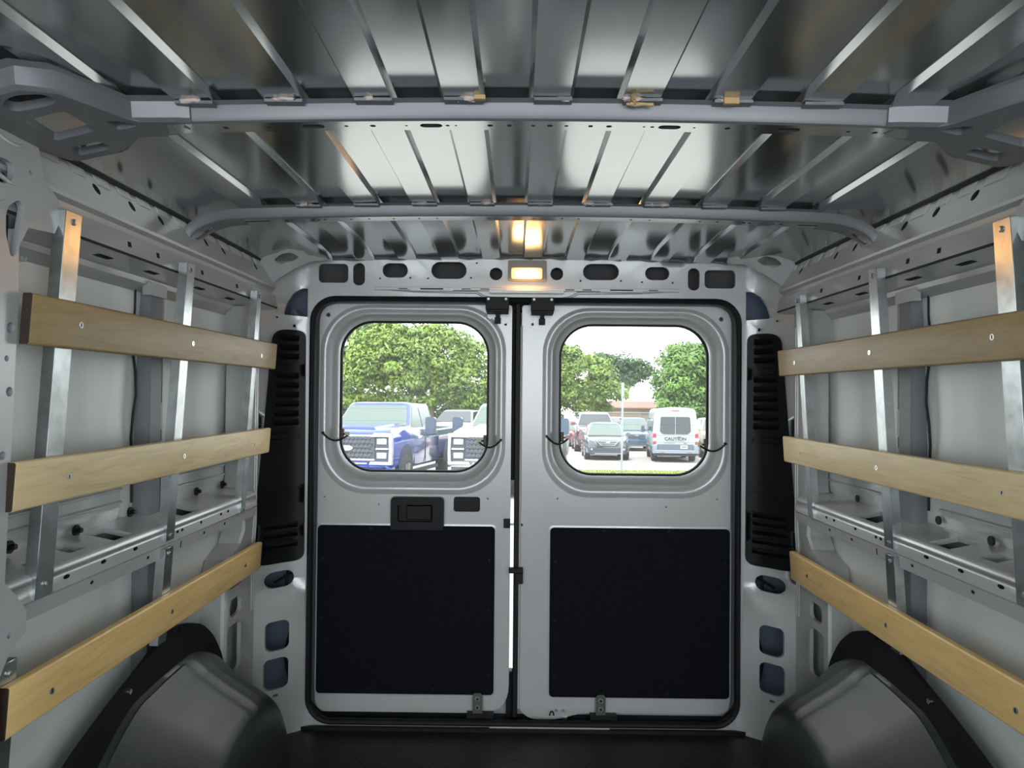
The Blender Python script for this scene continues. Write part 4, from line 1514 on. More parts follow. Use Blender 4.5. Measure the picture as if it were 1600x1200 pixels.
H0 = 1.17
SC = [(1.265, 0.52, STEEL), (1.705, 0.5, STEEL), (2.165, 0.45, STEEL)]
SD = [(1.265, 0.42, ZINCD), (1.705, 0.5, ZINCD), (2.165, 0.5, ZINCD)]
board(-1, H0 + 0.0735, H0 + 0.157, 1.135, 2.30, WOOD_A, 'brown stained wooden board, topmost of three on the left-hand wall', SC)
board(-1, H0 - 0.196, H0 - 0.116, 1.128, 2.30, WOOD_B, 'pale maple board, middle of three on the left-hand wall', SC)
board(-1, H0 - 0.572, H0 - 0.485, 1.155, 2.30, WOOD_C, 'golden wooden board, lowest of three on the left-hand wall, above the wheel arch', SD)
board(1, H0 + 0.066, H0 + 0.149, 1.12, 2.30, WOOD_A, 'brown stained wooden board, topmost of three on the right-hand wall', SC)
board(1, H0 - 0.209, H0 - 0.127, 1.12, 2.30, WOOD_B, 'pale maple board with dark knots, middle of three on the right-hand wall', SC)
board(1, H0 - 0.588, H0 - 0.496, 1.12, 2.30, WOOD_C, 'golden wooden board, lowest of three on the right-hand wall, above the wheel arch', SD)
#OUTSIDE#
# ================================================================== OUTSIDE: the parking lot seen through the door windows
# The van stands nose-down on the lot, so level ground outside is pitched against the van's own floor.
TILT = 34 / F
EYE = 1.77                      # height of the camera above the lot
MO = Matrix.Translation(CAM) @ Matrix.Rotation(-TILT, 4, 'X') @ Matrix.Translation((0, 0, -EYE))


def ox(px, d):
    return (px - 808) / F * d


def oz(py, d):
    return EYE + (650 - py) * d / F


def oplace(root, x, y, yaw=0.0, scale=1.0, z=0.0):
    root.matrix_world = MO @ Matrix.Translation((x, y, z)) @ Matrix.Rotation(yaw, 4, 'Z') @ Matrix.Scale(scale, 4)


ASPH = mat('pale_concrete', (0.25, 0.24, 0.225), 0.85, noise_scale=0.6, noise_amt=0.12)
gr_ = structure('ground')
mb = MB()
mb.add([(-120, 3.2, 0), (120, 3.2, 0), (120, 160, 0), (-120, 160, 0)], [(0, 1, 2, 3)], ASPH)
mb.add([(-20, -6, -0.02), (20, -6, -0.02), (20, 3.2, 0), (-20, 3.2, 0)], [(0, 1, 2, 3)], ASPH)
mb.build('concrete_lot', gr_)
mb = MB()
LINE = mat('white_line_paint', (0.38, 0.38, 0.37), 0.7)
for k, xx in enumerate((1.1, 4.25, 7.1, -2.0, -5.2)):
    mb.add([(xx, 27.5, 0.01), (xx + 0.12, 27.5, 0.01), (xx - 0.4, 33, 0.01), (xx - 0.52, 33, 0.01)], [(0, 1, 2, 3)], LINE)
mb.build('bay_markings', gr_)
oplace(gr_, 0, 0)
LEAFM = {}
for nm_, c1, c2 in (('yellow_green_leaves', (0.15, 0.235, 0.028), (0.075, 0.13, 0.018)), ('deep_green_leaves', (0.05, 0.10, 0.035), (0.025, 0.06, 0.025)), ('fresh_green_leaves', (0.10, 0.20, 0.03), (0.055, 0.125, 0.02))):
    m = mat(nm_, c1, 0.6, noise_scale=0.45, col2=c2)
    m.node_tree.nodes['Principled BSDF'].inputs['Subsurface Weight'].default_value = 0.0
    LEAFM[nm_] = m
BARK = mat('grey_bark', (0.16, 0.13, 0.11), 0.9, bump=0.5, bump_scale=6)
GRASS = mat('bright_grass', (0.19, 0.23, 0.055), 0.9, noise_scale=5, noise_amt=0.3)
# grass verge: a strip of blades
mb = MB()
mb.add([(1.3, 21.2, 0.01), (14, 21.2, 0.01), (14, 23.4, 0.03), (1.3, 23.4, 0.03)], [(0, 1, 2, 3)], GRASS)
rg = random.Random(3)
for k in range(5200):
    x, y = rg.uniform(1.3, 6.5), rg.uniform(21.2, 23.4)
    h_ = rg.uniform(0.03, 0.08)
    a_ = rg.uniform(0, PI)
    dx, dy = 0.012 * math.cos(a_), 0.012 * math.sin(a_)
    mb.add([(x - dx, y - dy, 0.01), (x + dx, y + dy, 0.01), (x + rg.uniform(-.03, .03), y + rg.uniform(-.03, .03), h_)], [(0, 1, 2)], GRASS)
g_ = mb.build('grass', merge=0)
tag(g_, 'strip of bright yellow green grass at the foot of the thin metal pole', 'grass', kind='stuff')
oplace(g_, 0, 0)


def tree(lab, blobs, d, trunk, m, seed, leaf=0.20, per=85, branches=()):
    """blobs: (px, py, rx_px, rz_px) crown masses seen at distance d"""
    r0 = tag(empty('tree'), lab, 'tree', 'trees behind the parked cars')
    R = random.Random(seed)
    cx = sum(b_[0] for b_ in blobs) / len(blobs)
    X0 = ox(cx, d)
    vv, ff = [], []
    for (px, py, rx, rz) in blobs:
        c = Vector((ox(px, d) - X0, 0, oz(py, d)))
        ax, az = rx * d / F, rz * d / F
        ay = (ax + az) / 2
        ncl = int(20 + 8.0 * ax * az)
        for k in range(ncl):
            u = R.uniform(-1, 1)
            ph = R.uniform(0, 2 * PI)
            q = math.sqrt(1 - u * u)
            dirv = Vector((q * math.cos(ph), q * math.sin(ph), u))
            if dirv.y > 0.45:
                dirv.y = -dirv.y
            rad = R.uniform(0.70, 1.0)
            cc = c + Vector((dirv.x * ax * rad, dirv.y * ay * rad, dirv.z * az * rad))
            cr = R.uniform(0.45, 0.85)
            for j in range(per):
                v = Vector((R.gauss(0, 1), R.gauss(0, 1), R.gauss(0, 1))).normalized() * cr * R.uniform(0.55, 1.05)
                v.z *= 0.62
                p = cc + v
                nrm = (v.normalized() * 0.9 + dirv * 0.3 + Vector((R.gauss(0, .6), R.gauss(0, .6), R.gauss(0.3, .5)))).normalized()
                t1 = nrm.cross(Vector((R.gauss(0, 1), R.gauss(0, 1), R.gauss(0, 1)))).normalized()
                t2 = nrm.cross(t1)
                s1 = leaf * R.uniform(0.5, 1.0)
                s2 = s1 * 0.45
                i0 = len(vv)
                vv += [p - t1 * s1, p - t2 * s2, p + t1 * s1, p + t2 * s2]
                ff.append((i0, i0 + 1, i0 + 2, i0 + 3))
    mb_ = MB()
    mb_.add(vv, ff, m)
    fo = mb_.build('foliage', r0, smooth=0, merge=0)
    tag(fo, kind='stuff')
    mb_ = MB()
    tx, tb, tr = trunk
    bx_, ty = ox(tx, d) - X0, 0.0
    top = Vector((bx_ + 0.3, 0, oz(blobs[0][1], d)))
    mb_.tube([(bx_, 0, -0.1), (bx_ + 0.05, 0, tb * 0.5), (bx_ + 0.1, 0, tb)], tr, BARK, 9, taper=[tr * 1.2, tr, tr * 0.85])
    for (px, py, rx, rz) in blobs:
        e_ = Vector((ox(px, d) - X0, 0.0, oz(py, d)))
        s_ = Vector((bx_ + 0.1, 0, tb - 0.15))
        mid_ = s_.lerp(e_, 0.5) + Vector((R.uniform(-.3, .3), R.uniform(-.4, .4), -0.3))
        mb_.tube([s_, mid_, e_], tr, BARK, 7, taper=[tr * 0.75, tr * 0.5, tr * 0.2])
    mb_.build('trunk', r0, smooth=50)
    oplace(r0, X0, d)
    return r0


YG, DG, FG = LEAFM['yellow_green_leaves'], LEAFM['deep_green_leaves'], LEAFM['fresh_green_leaves']
tree('broad yellow green tree filling the window of the door with the pull handle',
     [(640, 570, 60, 50), (590, 560, 55, 48), (690, 560, 50, 50), (560, 600, 50, 36), (650, 610, 60, 30), (725, 600, 42, 42), (610, 535, 46, 30), (670, 535, 46, 28), (735, 560, 22, 26)], 46, (672, 2.6, 0.22), YG, 11, per=80)
tree('dark tree top rising behind the broad yellow green tree', [(585, 528, 48, 24), (545, 545, 36, 40), (530, 600, 30, 50)], 58, (560, 3.0, 0.25), DG, 12, per=60, leaf=0.26)
tree('rounded yellow green tree behind the dark crossover, leaning trunk below it', [(880, 575, 40, 36), (915, 590, 48, 36), (940, 612, 40, 28), (900, 622, 48, 20), (870, 560, 26, 22), (868, 612, 26, 30)], 55, (902, 2.2, 0.20), YG, 13, per=80)
tree('flat-topped dark green tree beyond the thin metal pole', [(968, 568, 40, 14), (940, 566, 30, 12), (995, 578, 22, 14), (975, 590, 26, 18), (945, 590, 30, 18)], 66, (940, 5.0, 0.22), DG, 14, per=60, leaf=0.22)
tree('tall fresh green tree behind the white passenger van', [(1090, 575, 50, 42), (1060, 590, 38, 46), (1100, 620, 48, 36), (1055, 628, 32, 22), (1075, 560, 34, 26), (1125, 590, 40, 60)], 48, (1098, 2.4, 0.22), FG, 15, per=85)
tree('low olive tree behind the white pickup', [(745, 625, 34, 22), (775, 620, 34, 32), (700, 632, 36, 18), (600, 632, 50, 14), (545, 630, 30, 16)], 52, (742, 1.6, 0.15), DG, 16, per=60, leaf=0.22)

# chain link fence
WIRE = mat('grey_fence_pipe', (0.24, 0.26, 0.26), 0.5, 0.3)
fe = tag(empty('chain_link_fence'), 'pale chain link fence with a top rail behind the parked cars', 'fence')
zt_ = oz(643, 50)
mb = MB()
mb.tube([(ox(860, 50), 50, zt_), (ox(1130, 50), 50, zt_)], 0.035, WIRE, 8)
mb.build('top_rail', fe)
mb = MB()
x = ox(860, 50)
while x < ox(1130, 50):
    for sgn in (1, -1):
        mb.tube([(x, 50, 0.1), (x + sgn * zt_ * 0.9, 50, zt_)], 0.004, WIRE, 3, cap=False)
    x += 0.16
tag(mb.build('wire_mesh', fe), kind='stuff')
for px in (870, 928, 1000, 1060, 1115):
    mb = MB()
    mb.tube([(ox(px, 50), 50.05, 0), (ox(px, 50), 50.05, zt_)], 0.04, WIRE, 8)
    mb.build('fence_post', fe)
oplace(fe, 0, 0)
# hedge along the far edge of the lot
mb = MB()
R = random.Random(8)
vv, ff = [], []
for k in range(9000):
    p = Vector((R.uniform(-20, 4), 61 + R.uniform(-.6, .6), R.uniform(0.0, 1.9)))
    t1 = Vector((R.gauss(0, 1), R.gauss(0, 1), R.gauss(0, 1))).normalized()
    t2 = t1.cross(Vector((R.gauss(0, 1), R.gauss(0, 1), R.gauss(0, 1)))).normalized()
    i0 = len(vv)
    vv += [p - t1 * .2, p - t2 * .1, p + t1 * .2, p + t2 * .1]
    ff.append((i0, i0 + 1, i0 + 2, i0 + 3))
mb.add(vv, ff, DG)
hg = tag(mb.build('hedge', merge=0, smooth=0), 'low dark hedge behind the blue and white pickups', 'hedge', kind='stuff')
oplace(hg, 0, 0)

# building
bd = tag(empty('building'), 'low tan building with a brown roof between pole and white van', 'building')
d = 80
xa, xb = ox(930, d), ox(1100, d)
zr, ze = oz(628, d), oz(637, d)
mb = MB()
mb.box((xa, d, 0), (xb, d + 9, ze + 0.1), mat('tan_wall', (0.24, 0.18, 0.125), 0.85))
mb.build('wall', bd)
mb = MB()
RF = mat('brown_roof', (0.13, 0.075, 0.055), 0.8)
mb.add([(xa - .6, d - .7, ze), (xb + .6, d - .7, ze), (xb + .6, d + 4.5, zr + .3), (xa - .6, d + 4.5, zr + .3), (xa - .6, d - .7, ze + .12), (xb + .6, d - .7, ze + .12)], [(0, 1, 5, 4), (4, 5, 2, 3), (0, 3, 2, 1)], RF)
mb.build('roof', bd)
for px in (1008, 1050):
    mb = MB()
    mb.box((ox(px, d) - .5, d - .05, oz(646, d)), (ox(px, d) + .5, d + .02, oz(641, d)), mat('dark_pane', (0.10, 0.12, 0.13), 0.2))
    mb.build('window', bd)
oplace(bd, 0, 0)
# thin pole on the grass verge
po = tag(empty('metal_pole'), 'thin grey metal pole standing on the grass strip before the dark crossover', 'pole')
mb = MB()
zt_ = oz(596, 22.6)
mb.tube([(0, 0, 0), (0, 0, zt_)], 0.032, mat('grey_post_metal', (0.24, 0.26, 0.28), 0.5, 0.2), 8)
mb.tube([(0, -0.01, zt_ - 0.45), (0, -0.01, zt_ - 0.02)], 0.045, mat('grey_post_metal'), 8)
mb.build('pole_tube', po)
oplace(po, ox(971.5, 22.6), 22.6, 0)
po.matrix_world = po.matrix_world @ Matrix.Rotation(0.012, 4, 'Y')

# ---- vehicles -------------------------------------------------------
VGL = mat('pale_reflecting_glass', (0.10, 0.13, 0.12), 0.2, 0.25, 0.4)
DGL = mat('dark_tinted_glass', (0.02, 0.028, 0.034), 0.05, 0.0, 0.6)
BLU = mat('blue_car_paint', (0.008, 0.035, 0.27), 0.12, 0.25, 0.8, 0.8)
WHT = mat('white_car_paint', (0.36, 0.37, 0.39), 0.25, 0, 0.5, 0.5)
VWH = mat('white_van_paint', (0.24, 0.28, 0.305), 0.3, 0, 0.5, 0.4)
DKP = mat('dark_grey_car_paint', (0.05, 0.065, 0.08), 0.15, 0.3, 0.7, 0.7)
DKB = mat('dark_blue_car_paint', (0.045, 0.09, 0.17), 0.2, 0.3, 0.7, 0.7)
MAR = mat('dark_maroon_car_paint', (0.09, 0.035, 0.05), 0.15, 0.3, 0.7, 0.7)
REDP = mat('red_car_paint', (0.28, 0.02, 0.03), 0.2, 0.1, 0.6, 0.6)
PNK = mat('faded_red_car_paint', (0.27, 0.09, 0.09), 0.25, 0.1, 0.6, 0.6)
CHR = mat('chrome_trim', (0.35, 0.36, 0.38), 0.2, 0.9)
TYR = mat('tyre_rubber', (0.035, 0.035, 0.038), 0.8)
RIMM = mat('grey_rim', (0.35, 0.33, 0.32), 0.4, 0.6)
GRL = mat('grille_grey', (0.12, 0.14, 0.17), 0.5)
GRD = mat('grille_dark', (0.035, 0.045, 0.06), 0.6)
LMP = mat('lamp_glass', (0.36, 0.37, 0.39), 0.2, 0.3)
TLR = mat('red_tail_lamp', (0.32, 0.02, 0.04), 0.3)
BMP = mat('grey_bumper_plastic', (0.07, 0.085, 0.11), 0.55)


def section(y, hw, z0, zs, zt, tw=0.90, n=0):
    P = [(-hw * 0.90, z0), (-hw * 0.985, z0 + 0.07), (-hw, z0 + 0.25), (-hw, zs - 0.08), (-hw * 0.985, zs), (-hw * (tw + 0.03), zt - 0.03), (-hw * tw, zt),
         (-hw * 0.45, zt + 0.012), (0, zt + 0.018)]
    P = P + [(-x, z) for x, z in reversed(P[:-1])]
    return [(x, y, z) for x, z in P]


def green(mb_, m, yb0, yb1, hb, zb, yt0, yt1, ht, zt, crown=0.03):
    """greenhouse: rounded frustum"""
    def ring(y0, y1, h, z, r):
        return [(x, y, z) for x, y in rrect(0, (y0 + y1) / 2, 2 * h, y1 - y0, r, 4)]
    e = 0.06
    L = [ring(yb0, yb1, hb, zb, 0.12), ring(yb0 * .06 + yt0 * .94, yb1 * .06 + yt1 * .94, ht + (hb - ht) * .06, zt - 0.05, 0.14), ring(yt0, yt1, ht - 0.03, zt, 0.16), ring(yt0 + .2, yt1 - .2, ht - .25, zt + crown, 0.14)]
    mb_.loft(L, m, cap1=True)


def quad_on(mb_, c4, m, off, inset=0.0):
    c = sum((Vector(p) for p in c4), Vector()) / 4
    P = [Vector(p) + (c - Vector(p)) * inset for p in c4]
    nrm = (P[1] - P[0]).cross(P[3] - P[0]).normalized() * off
    P2 = [p + nrm for p in P]
    mb_.add(P + P2, [(0, 1, 2, 3), (4, 5, 6, 7), (0, 1, 5, 4), (1, 2, 6, 5), (2, 3, 7, 6), (3, 0, 4, 7)], m)


def wheel(root, x, y, r, wd, rim=RIMM):
    s_ = 1 if x > 0 else -1
    e = empty('wheel', (x, y, r), root)
    mb_ = MB()
    prof_ = [(-wd / 2, r * 0.60), (-wd / 2, r * 0.93), (-wd * 0.40, r), (wd * 0.40, r), (wd / 2, r * 0.93), (wd / 2, r * 0.60)]
    n = 20
    mb_.loft([[(x + a, y + q * math.cos(2 * PI * k / n), r + q * math.sin(2 * PI * k / n)) for k in range(n)] for a, q in prof_], TYR)
    mb_.build('tyre', e, smooth=50)
    mb_ = MB()
    mb_.disc((x + s_ * wd * 0.30, y, r), r * 0.62, s_ * 0.03, GRD, (1, 0, 0), 16)
    for k in range(6):
        a_ = k * PI / 3
        mb_.tube([(x + s_ * wd * 0.42, y + 0.06 * r * math.cos(a_), r + 0.06 * r * math.sin(a_)), (x + s_ * wd * 0.42, y + r * 0.6 * math.cos(a_), r + r * 0.6 * math.sin(a_))], 0.05 * r / 0.4, rim, 6)
    mb_.tube([(x + s_ * wd * 0.42, y + r * 0.62 * math.cos(a_), r + r * 0.62 * math.sin(a_)) for a_ in [2 * PI * k / 16 for k in range(17)]], 0.022, rim, 6)
    mb_.build('rim', e, smooth=50)


def arch(mb_, x, y, zc, r):
    s_ = 1 if x > 0 else -1
    pts = [(y + r * math.cos(a_), zc + r * math.sin(a_)) for a_ in [PI * k / 12 for k in range(13)]] + [(y - r, zc - 0.12), (y + r, zc - 0.12)]
    k = len(pts)
    mb_.add([(x - s_ * 0.02, a, b_) for a, b_ in pts] + [(x + s_ * 0.012, a, b_) for a, b_ in pts], [tuple(range(k)), tuple(range(k, 2 * k))] + [(i, (i + 1) % k, k + (i + 1) % k, k + i) for i in range(k)], GRD)


def mirrors(root, m, y, x, z, w_=0.24, h_=0.36, arm=None):
    for s_ in (-1, 1):
        e = empty('side_mirror', (s_ * x, y, z), root)
        mb_ = MB()
        O_ = rpoly([(s_ * x - w_ / 2, z - h_ / 2), (s_ * x + w_ / 2, z - h_ / 2), (s_ * x + w_ / 2, z + h_ / 2), (s_ * x - w_ / 2, z + h_ / 2)], 0.07, 4)
        k = len(O_)
        mb_.add([(a, y - 0.06, b_) for a, b_ in O_] + [(a, y + 0.08, b_) for a, b_ in O_], [tuple(range(k)), tuple(range(k, 2 * k))] + [(i, (i + 1) % k, k + (i + 1) % k, k + i) for i in range(k)], m)
        mb_.box((s_ * x - 0.17, y - 0.02, z - h_ * 0.25), (s_ * x + 0.05, y + 0.03, z - h_ * 0.02), arm or m) if s_ > 0 else mb_.box((s_ * x - 0.05, y - 0.02, z - h_ * 0.25), (s_ * x + 0.17, y + 0.03, z - h_ * 0.02), arm or m)
        mb_.build('mirror_shell', e, smooth=40)


def cols(hb, ht, f_):
    return hb + (ht - hb) * f_


def pickup(lab, paint, frame, x, y, yaw, sc_=1.0, group=None, honey=True):
    r0 = tag(empty('pickup_truck'), lab, 'truck', group)
    mb_ = MB()
    S = [section(0.05, 0.93, 0.62, 1.18, 1.36), section(0.12, 1.00, 0.60, 1.22, 1.42), section(0.8, 1.02, 0.60, 1.26, 1.50), section(1.45, 1.02, 0.58, 1.28, 1.52), section(1.9, 1.01, 0.55, 1.28, 1.46),
         section(3.9, 1.01, 0.55, 1.28, 1.44), section(3.95, 0.99, 0.6, 1.26, 1.40), section(6.2, 1.0, 0.6, 1.30, 1.44), section(6.28, 0.96, 0.62, 1.28, 1.42)]
    mb_.loft(S, paint, cap0=True, cap1=True)
    # raised hood centre
    mb_.loft([[(-0.55, 0.25, 1.44), (-0.50, 0.25, 1.50), (0.50, 0.25, 1.50), (0.55, 0.25, 1.44)], [(-0.70, 1.4, 1.50), (-0.62, 1.4, 1.575), (0.62, 1.4, 1.575), (0.70, 1.4, 1.50)]], paint, cap0=True, cap1=True)
    green(mb_, paint, 1.45, 3.92, 0.92, 1.44, 2.05, 3.72, 0.76, 2.06)
    mb_.build('body', r0, smooth=35)
    zb, zt = 1.52, 1.99
    fb, ft = (zb - 1.44) / 0.62, (zt - 1.44) / 0.62
    yb = lambda f_: 1.45 + 0.60 * f_
    hb = lambda f_: cols(0.92, 0.76, f_)
    mb_ = MB()
    quad_on(mb_, [(-hb(fb) + .06, yb(fb), zb), (hb(fb) - .06, yb(fb), zb), (hb(ft) - .07, yb(ft), zt), (-hb(ft) + .07, yb(ft), zt)], VGL, 0.012)
    ws = mb_.build('windshield', r0)
    mb_ = MB()
    for s_ in (-1, 1):
        mb_.tube([(s_ * 0.30 - 0.02, yb(fb) - 0.03, zb + 0.0), (s_ * 0.30 + 0.38, yb(fb + 0.12) - 0.03, zb + 0.05)], 0.012, GRD, 6)
    mb_.build('wipers', r0)
    for s_ in (-1, 1):
        for (a0, a1, b0, b1) in ((1.66, 2.55, 2.12, 2.55), (2.65, 3.68, 2.65, 3.52)):
            mb_ = MB()
            fb2 = 0.06
            q4 = [(s_ * (hb(fb2) + 0.002), a0, 1.48), (s_ * (hb(fb2) + 0.002), a1, 1.48), (s_ * (hb(ft) + 0.002), b1, zt - .02), (s_ * (hb(ft) + 0.002), b0, zt - .02)]
            quad_on(mb_, q4, VGL, 0.010 * s_)
            mb_.build('side_window', r0)
    # grille with honeycomb mesh, chrome surround and lamps
    mb_ = MB()
    mb_.box((-0.62, -0.02, 0.82), (0.62, 0.10, 1.30), GRD)
    mb_.box((-0.66, -0.035, 1.305), (0.66, 0.08, 1.345), frame)
    for k in range(5):
        z = 0.86 + k * 0.095
        n = 12
        for j in range(n):
            xc = -0.56 + 1.12 * (j + (0.5 if k % 2 else 0)) / n
            pts = [(xc + 0.046 * math.cos(PI / 3 * i + PI / 6), -0.03, z + 0.046 * math.sin(PI / 3 * i + PI / 6)) for i in range(7)]
            mb_.tube(pts, 0.008, GRL, 4, cap=False)
    mb_.box((-0.62, -0.04, 0.80), (0.62, 0.05, 0.835), frame)
    mb_.box((-0.45, -0.045, 0.72), (0.45, 0.05, 0.75), frame)
    pts = ell(0, 1.06, 0.14, 0.058, 20)
    mb_.add([(a, -0.045, b_) for a, b_ in pts], [tuple(range(20))], LMP)
    mb_.build('grille', r0)
    for s_ in (-1, 1):
        e = empty('headlight', (s_ * 0.79, 0, 1.07), r0)
        mb_ = MB()
        mb_.box((min(s_ * 0.63, s_ * 0.93), -0.01, 0.80), (max(s_ * 0.63, s_ * 0.93), 0.10, 1.30), GRD)
        mb_.build('lamp_housing', e)
        for z in (1.20, 0.90):
            mb_ = MB()
            mb_.box((min(s_ * 0.66, s_ * 0.88), -0.03, z - 0.065), (max(s_ * 0.66, s_ * 0.88), 0.0, z + 0.065), LMP)
            mb_.build('lamp', e, bevel=0.02)
        mb_ = MB()
        mb_.box((min(s_ * 0.64, s_ * 0.92), -0.035, 1.03), (max(s_ * 0.64, s_ * 0.92), 0.0, 1.065), frame)
        mb_.build('lamp_bar', e)
        mb_ = MB()
        L = [(0.52, 1.30), (0.60, 1.385), (0.99, 1.385), (1.0, 0.95), (0.99, 0.71), (0.50, 0.71), (0.53, 0.775), (0.93, 0.775), (0.94, 1.0), (0.93, 1.30)]
        L = [(s_ * a, b_) for a, b_ in L]
        k = len(L)
        plate(mb_, L, [], lambda u, v, t: Vector((u, -0.045 + t, v)), frame, t=0.12)
        mb_.build('lamp_surround', e)
    mb_ = MB()
    mb_.loft([section(-0.10, 0.90, 0.42, 0.60, 0.66), section(-0.02, 1.0, 0.40, 0.62, 0.70), section(0.2, 1.0, 0.42, 0.62, 0.70)], paint if paint is BLU else frame, cap0=True, cap1=True)
    mb_.box((-0.5, -0.12, 0.42), (0.5, -0.08, 0.54), GRD)
    mb_.build('front_bumper', r0, smooth=35)
    for s_ in (-1, 1):
        mb_ = MB()
        mb_.box((s_ * 0.98 - 0.05, 1.7, 0.42), (s_ * 0.98 + 0.05, 3.8, 0.50), GRD)
        mb_.build('running_board', r0)
        for xx, yy in ((1.015, 0.98), (1.005, 5.0)):
            mb_ = MB()
            arch(mb_, s_ * xx, yy, 0.62, 0.50)
            mb_.build('wheel_arch', r0)
        for (ya, yb_) in ((1.62, 1.63), (2.60, 2.61), (3.88, 3.89)):
            mb_ = MB()
            mb_.box((s_ * 1.012 - 0.006, ya, 0.62), (s_ * 1.012 + 0.006, yb_, 1.42), GRD)
            mb_.build('door_seam', r0)
        for ya in (2.35, 3.62):
            mb_ = MB()
            mb_.box((s_ * 1.018 - 0.012, ya, 1.22), (s_ * 1.018 + 0.012, ya + 0.20, 1.26), CHR)
            mb_.build('door_handle', r0)
    for s_ in (-1, 1):
        for yy in (0.98, 5.0):
            wheel(r0, s_ * 0.90, yy, 0.44, 0.30)
    mirrors(r0, mat('blue_grey_mirror', (0.035, 0.055, 0.095), 0.3), 1.95, 1.31, 1.53, 0.24, 0.40, WHT)
    oplace(r0, x, y, yaw, sc_)
    return r0


def crossover(lab, cat, paint, x, y, yaw=0.0, sc_=1.0, H=1.62, hood=1.02, glass=VGL, chrome=True, name='car', group=None, roof=None):
    r0 = tag(empty(name), lab, cat, group)
    mb_ = MB()
    S = [section(0.02, 0.74, 0.30, 0.62, 0.82), section(0.10, 0.86, 0.26, 0.66, hood - 0.14), section(0.35, 0.94, 0.25, 0.72, hood - 0.06), section(1.15, 0.96, 0.25, 0.80, hood + 0.02), section(3.6, 0.97, 0.25, 0.84, hood + 0.06), section(4.5, 0.93, 0.3, 0.82, hood + 0.02), section(4.65, 0.8, 0.35, 0.8, hood - 0.08)]
    mb_.loft(S, paint, cap0=True, cap1=True)
    green(mb_, roof or paint, 1.05, 4.45, 0.88, hood, 1.95, 3.95, 0.66, H)
    mb_.build('body', r0, smooth=35)
    g0 = hood + 0.02
    dz = H - hood
    fb, ft = 0.06, 0.86
    mb_ = MB()
    hb = lambda f_: cols(0.88, 0.66, f_)
    yb = lambda f_: 1.05 + 0.90 * f_
    quad_on(mb_, [(-hb(fb) + .06, yb(fb), hood + dz * fb), (hb(fb) - .06, yb(fb), hood + dz * fb), (hb(ft) - .06, yb(ft), hood + dz * ft), (-hb(ft) + .06, yb(ft), hood + dz * ft)], glass, 0.015)
    mb_.build('windshield', r0)
    for s_ in (-1, 1):
        mb_ = MB()
        quad_on(mb_, [(s_ * (hb(.1) + .002), 1.35, hood + dz * .1), (s_ * (hb(.1) + .002), 4.15, hood + dz * .1), (s_ * (hb(ft) + .002), 3.8, hood + dz * ft), (s_ * (hb(ft) + .002), 2.05, hood + dz * ft)], DGL, 0.012 * s_)
        mb_.build('side_glass', r0)
    mb_ = MB()
    mb_.box((-0.46, -0.02, hood - 0.40), (0.46, 0.10, hood - 0.17), GRD)
    if chrome:
        for k in range(3):
            z = hood - 0.36 + k * 0.075
            w_ = 0.30 + k * 0.08
            mb_.box((-w_, -0.045, z), (w_, 0.0, z + 0.035), CHR)
        for s_ in (-1, 1):
            mb_.tube([(s_ * 0.28, -0.03, hood - 0.37), (s_ * 0.50, -0.02, hood - 0.16)], 0.02, CHR, 6)
    else:
        for k in range(3):
            mb_.box((-0.44, -0.03, hood - 0.38 + k * 0.07), (0.44, 0.0, hood - 0.365 + k * 0.07), GRL)
    pts = ell(0, hood - 0.215, 0.10, 0.04, 16)
    mb_.add([(a, -0.05, b_) for a, b_ in pts], [tuple(range(16))], LMP)
    mb_.build('grille', r0)
    for s_ in (-1, 1):
        mb_ = MB()
        L = [(0.50, hood - 0.27), (0.86, hood - 0.22), (0.90, hood - 0.12), (0.56, hood - 0.17)]
        plate(mb_, [(s_ * a, b_) for a, b_ in L], [], lambda u, v, t: Vector((u, -0.005 + max(0, abs(u) - 0.5) * 0.5 + t, v)), LMP, t=0.2)
        mb_.build('headlight', r0)
        mb_ = MB()
        mb_.box((s_ * 0.70 - 0.09, 0.0, 0.42), (s_ * 0.70 + 0.09, 0.16, 0.56), GRD)
        mb_.disc((s_ * 0.70, 0.0, 0.49), 0.045, -0.01, LMP, (0, 1, 0), 10)
        mb_.build('fog_lamp', r0)
    mb_ = MB()
    mb_.box((-0.72, -0.03, 0.30), (0.72, 0.12, 0.44), GRD)
    mb_.box((-0.58, -0.045, 0.285), (0.58, 0.05, 0.325), CHR if chrome else GRL)
    for s_ in (-1, 1):
        mb_.box((s_ * 0.955 - 0.02, 1.4, 0.25), (s_ * 0.955 + 0.02, 3.2, 0.36), GRD)
        arch(mb_, s_ * 0.955, 0.85, 0.36, 0.40)
        arch(mb_, s_ * 0.955, 3.65, 0.36, 0.40)
    mb_.build('lower_trim', r0)
    for s_ in (-1, 1):
        for yy in (0.85, 3.65):
            wheel(r0, s_ * 0.86, yy, 0.36, 0.24)
    mirrors(r0, paint, 1.55, 1.04, hood + 0.10, 0.20, 0.15)
    oplace(r0, x, y, yaw, sc_)
    return r0


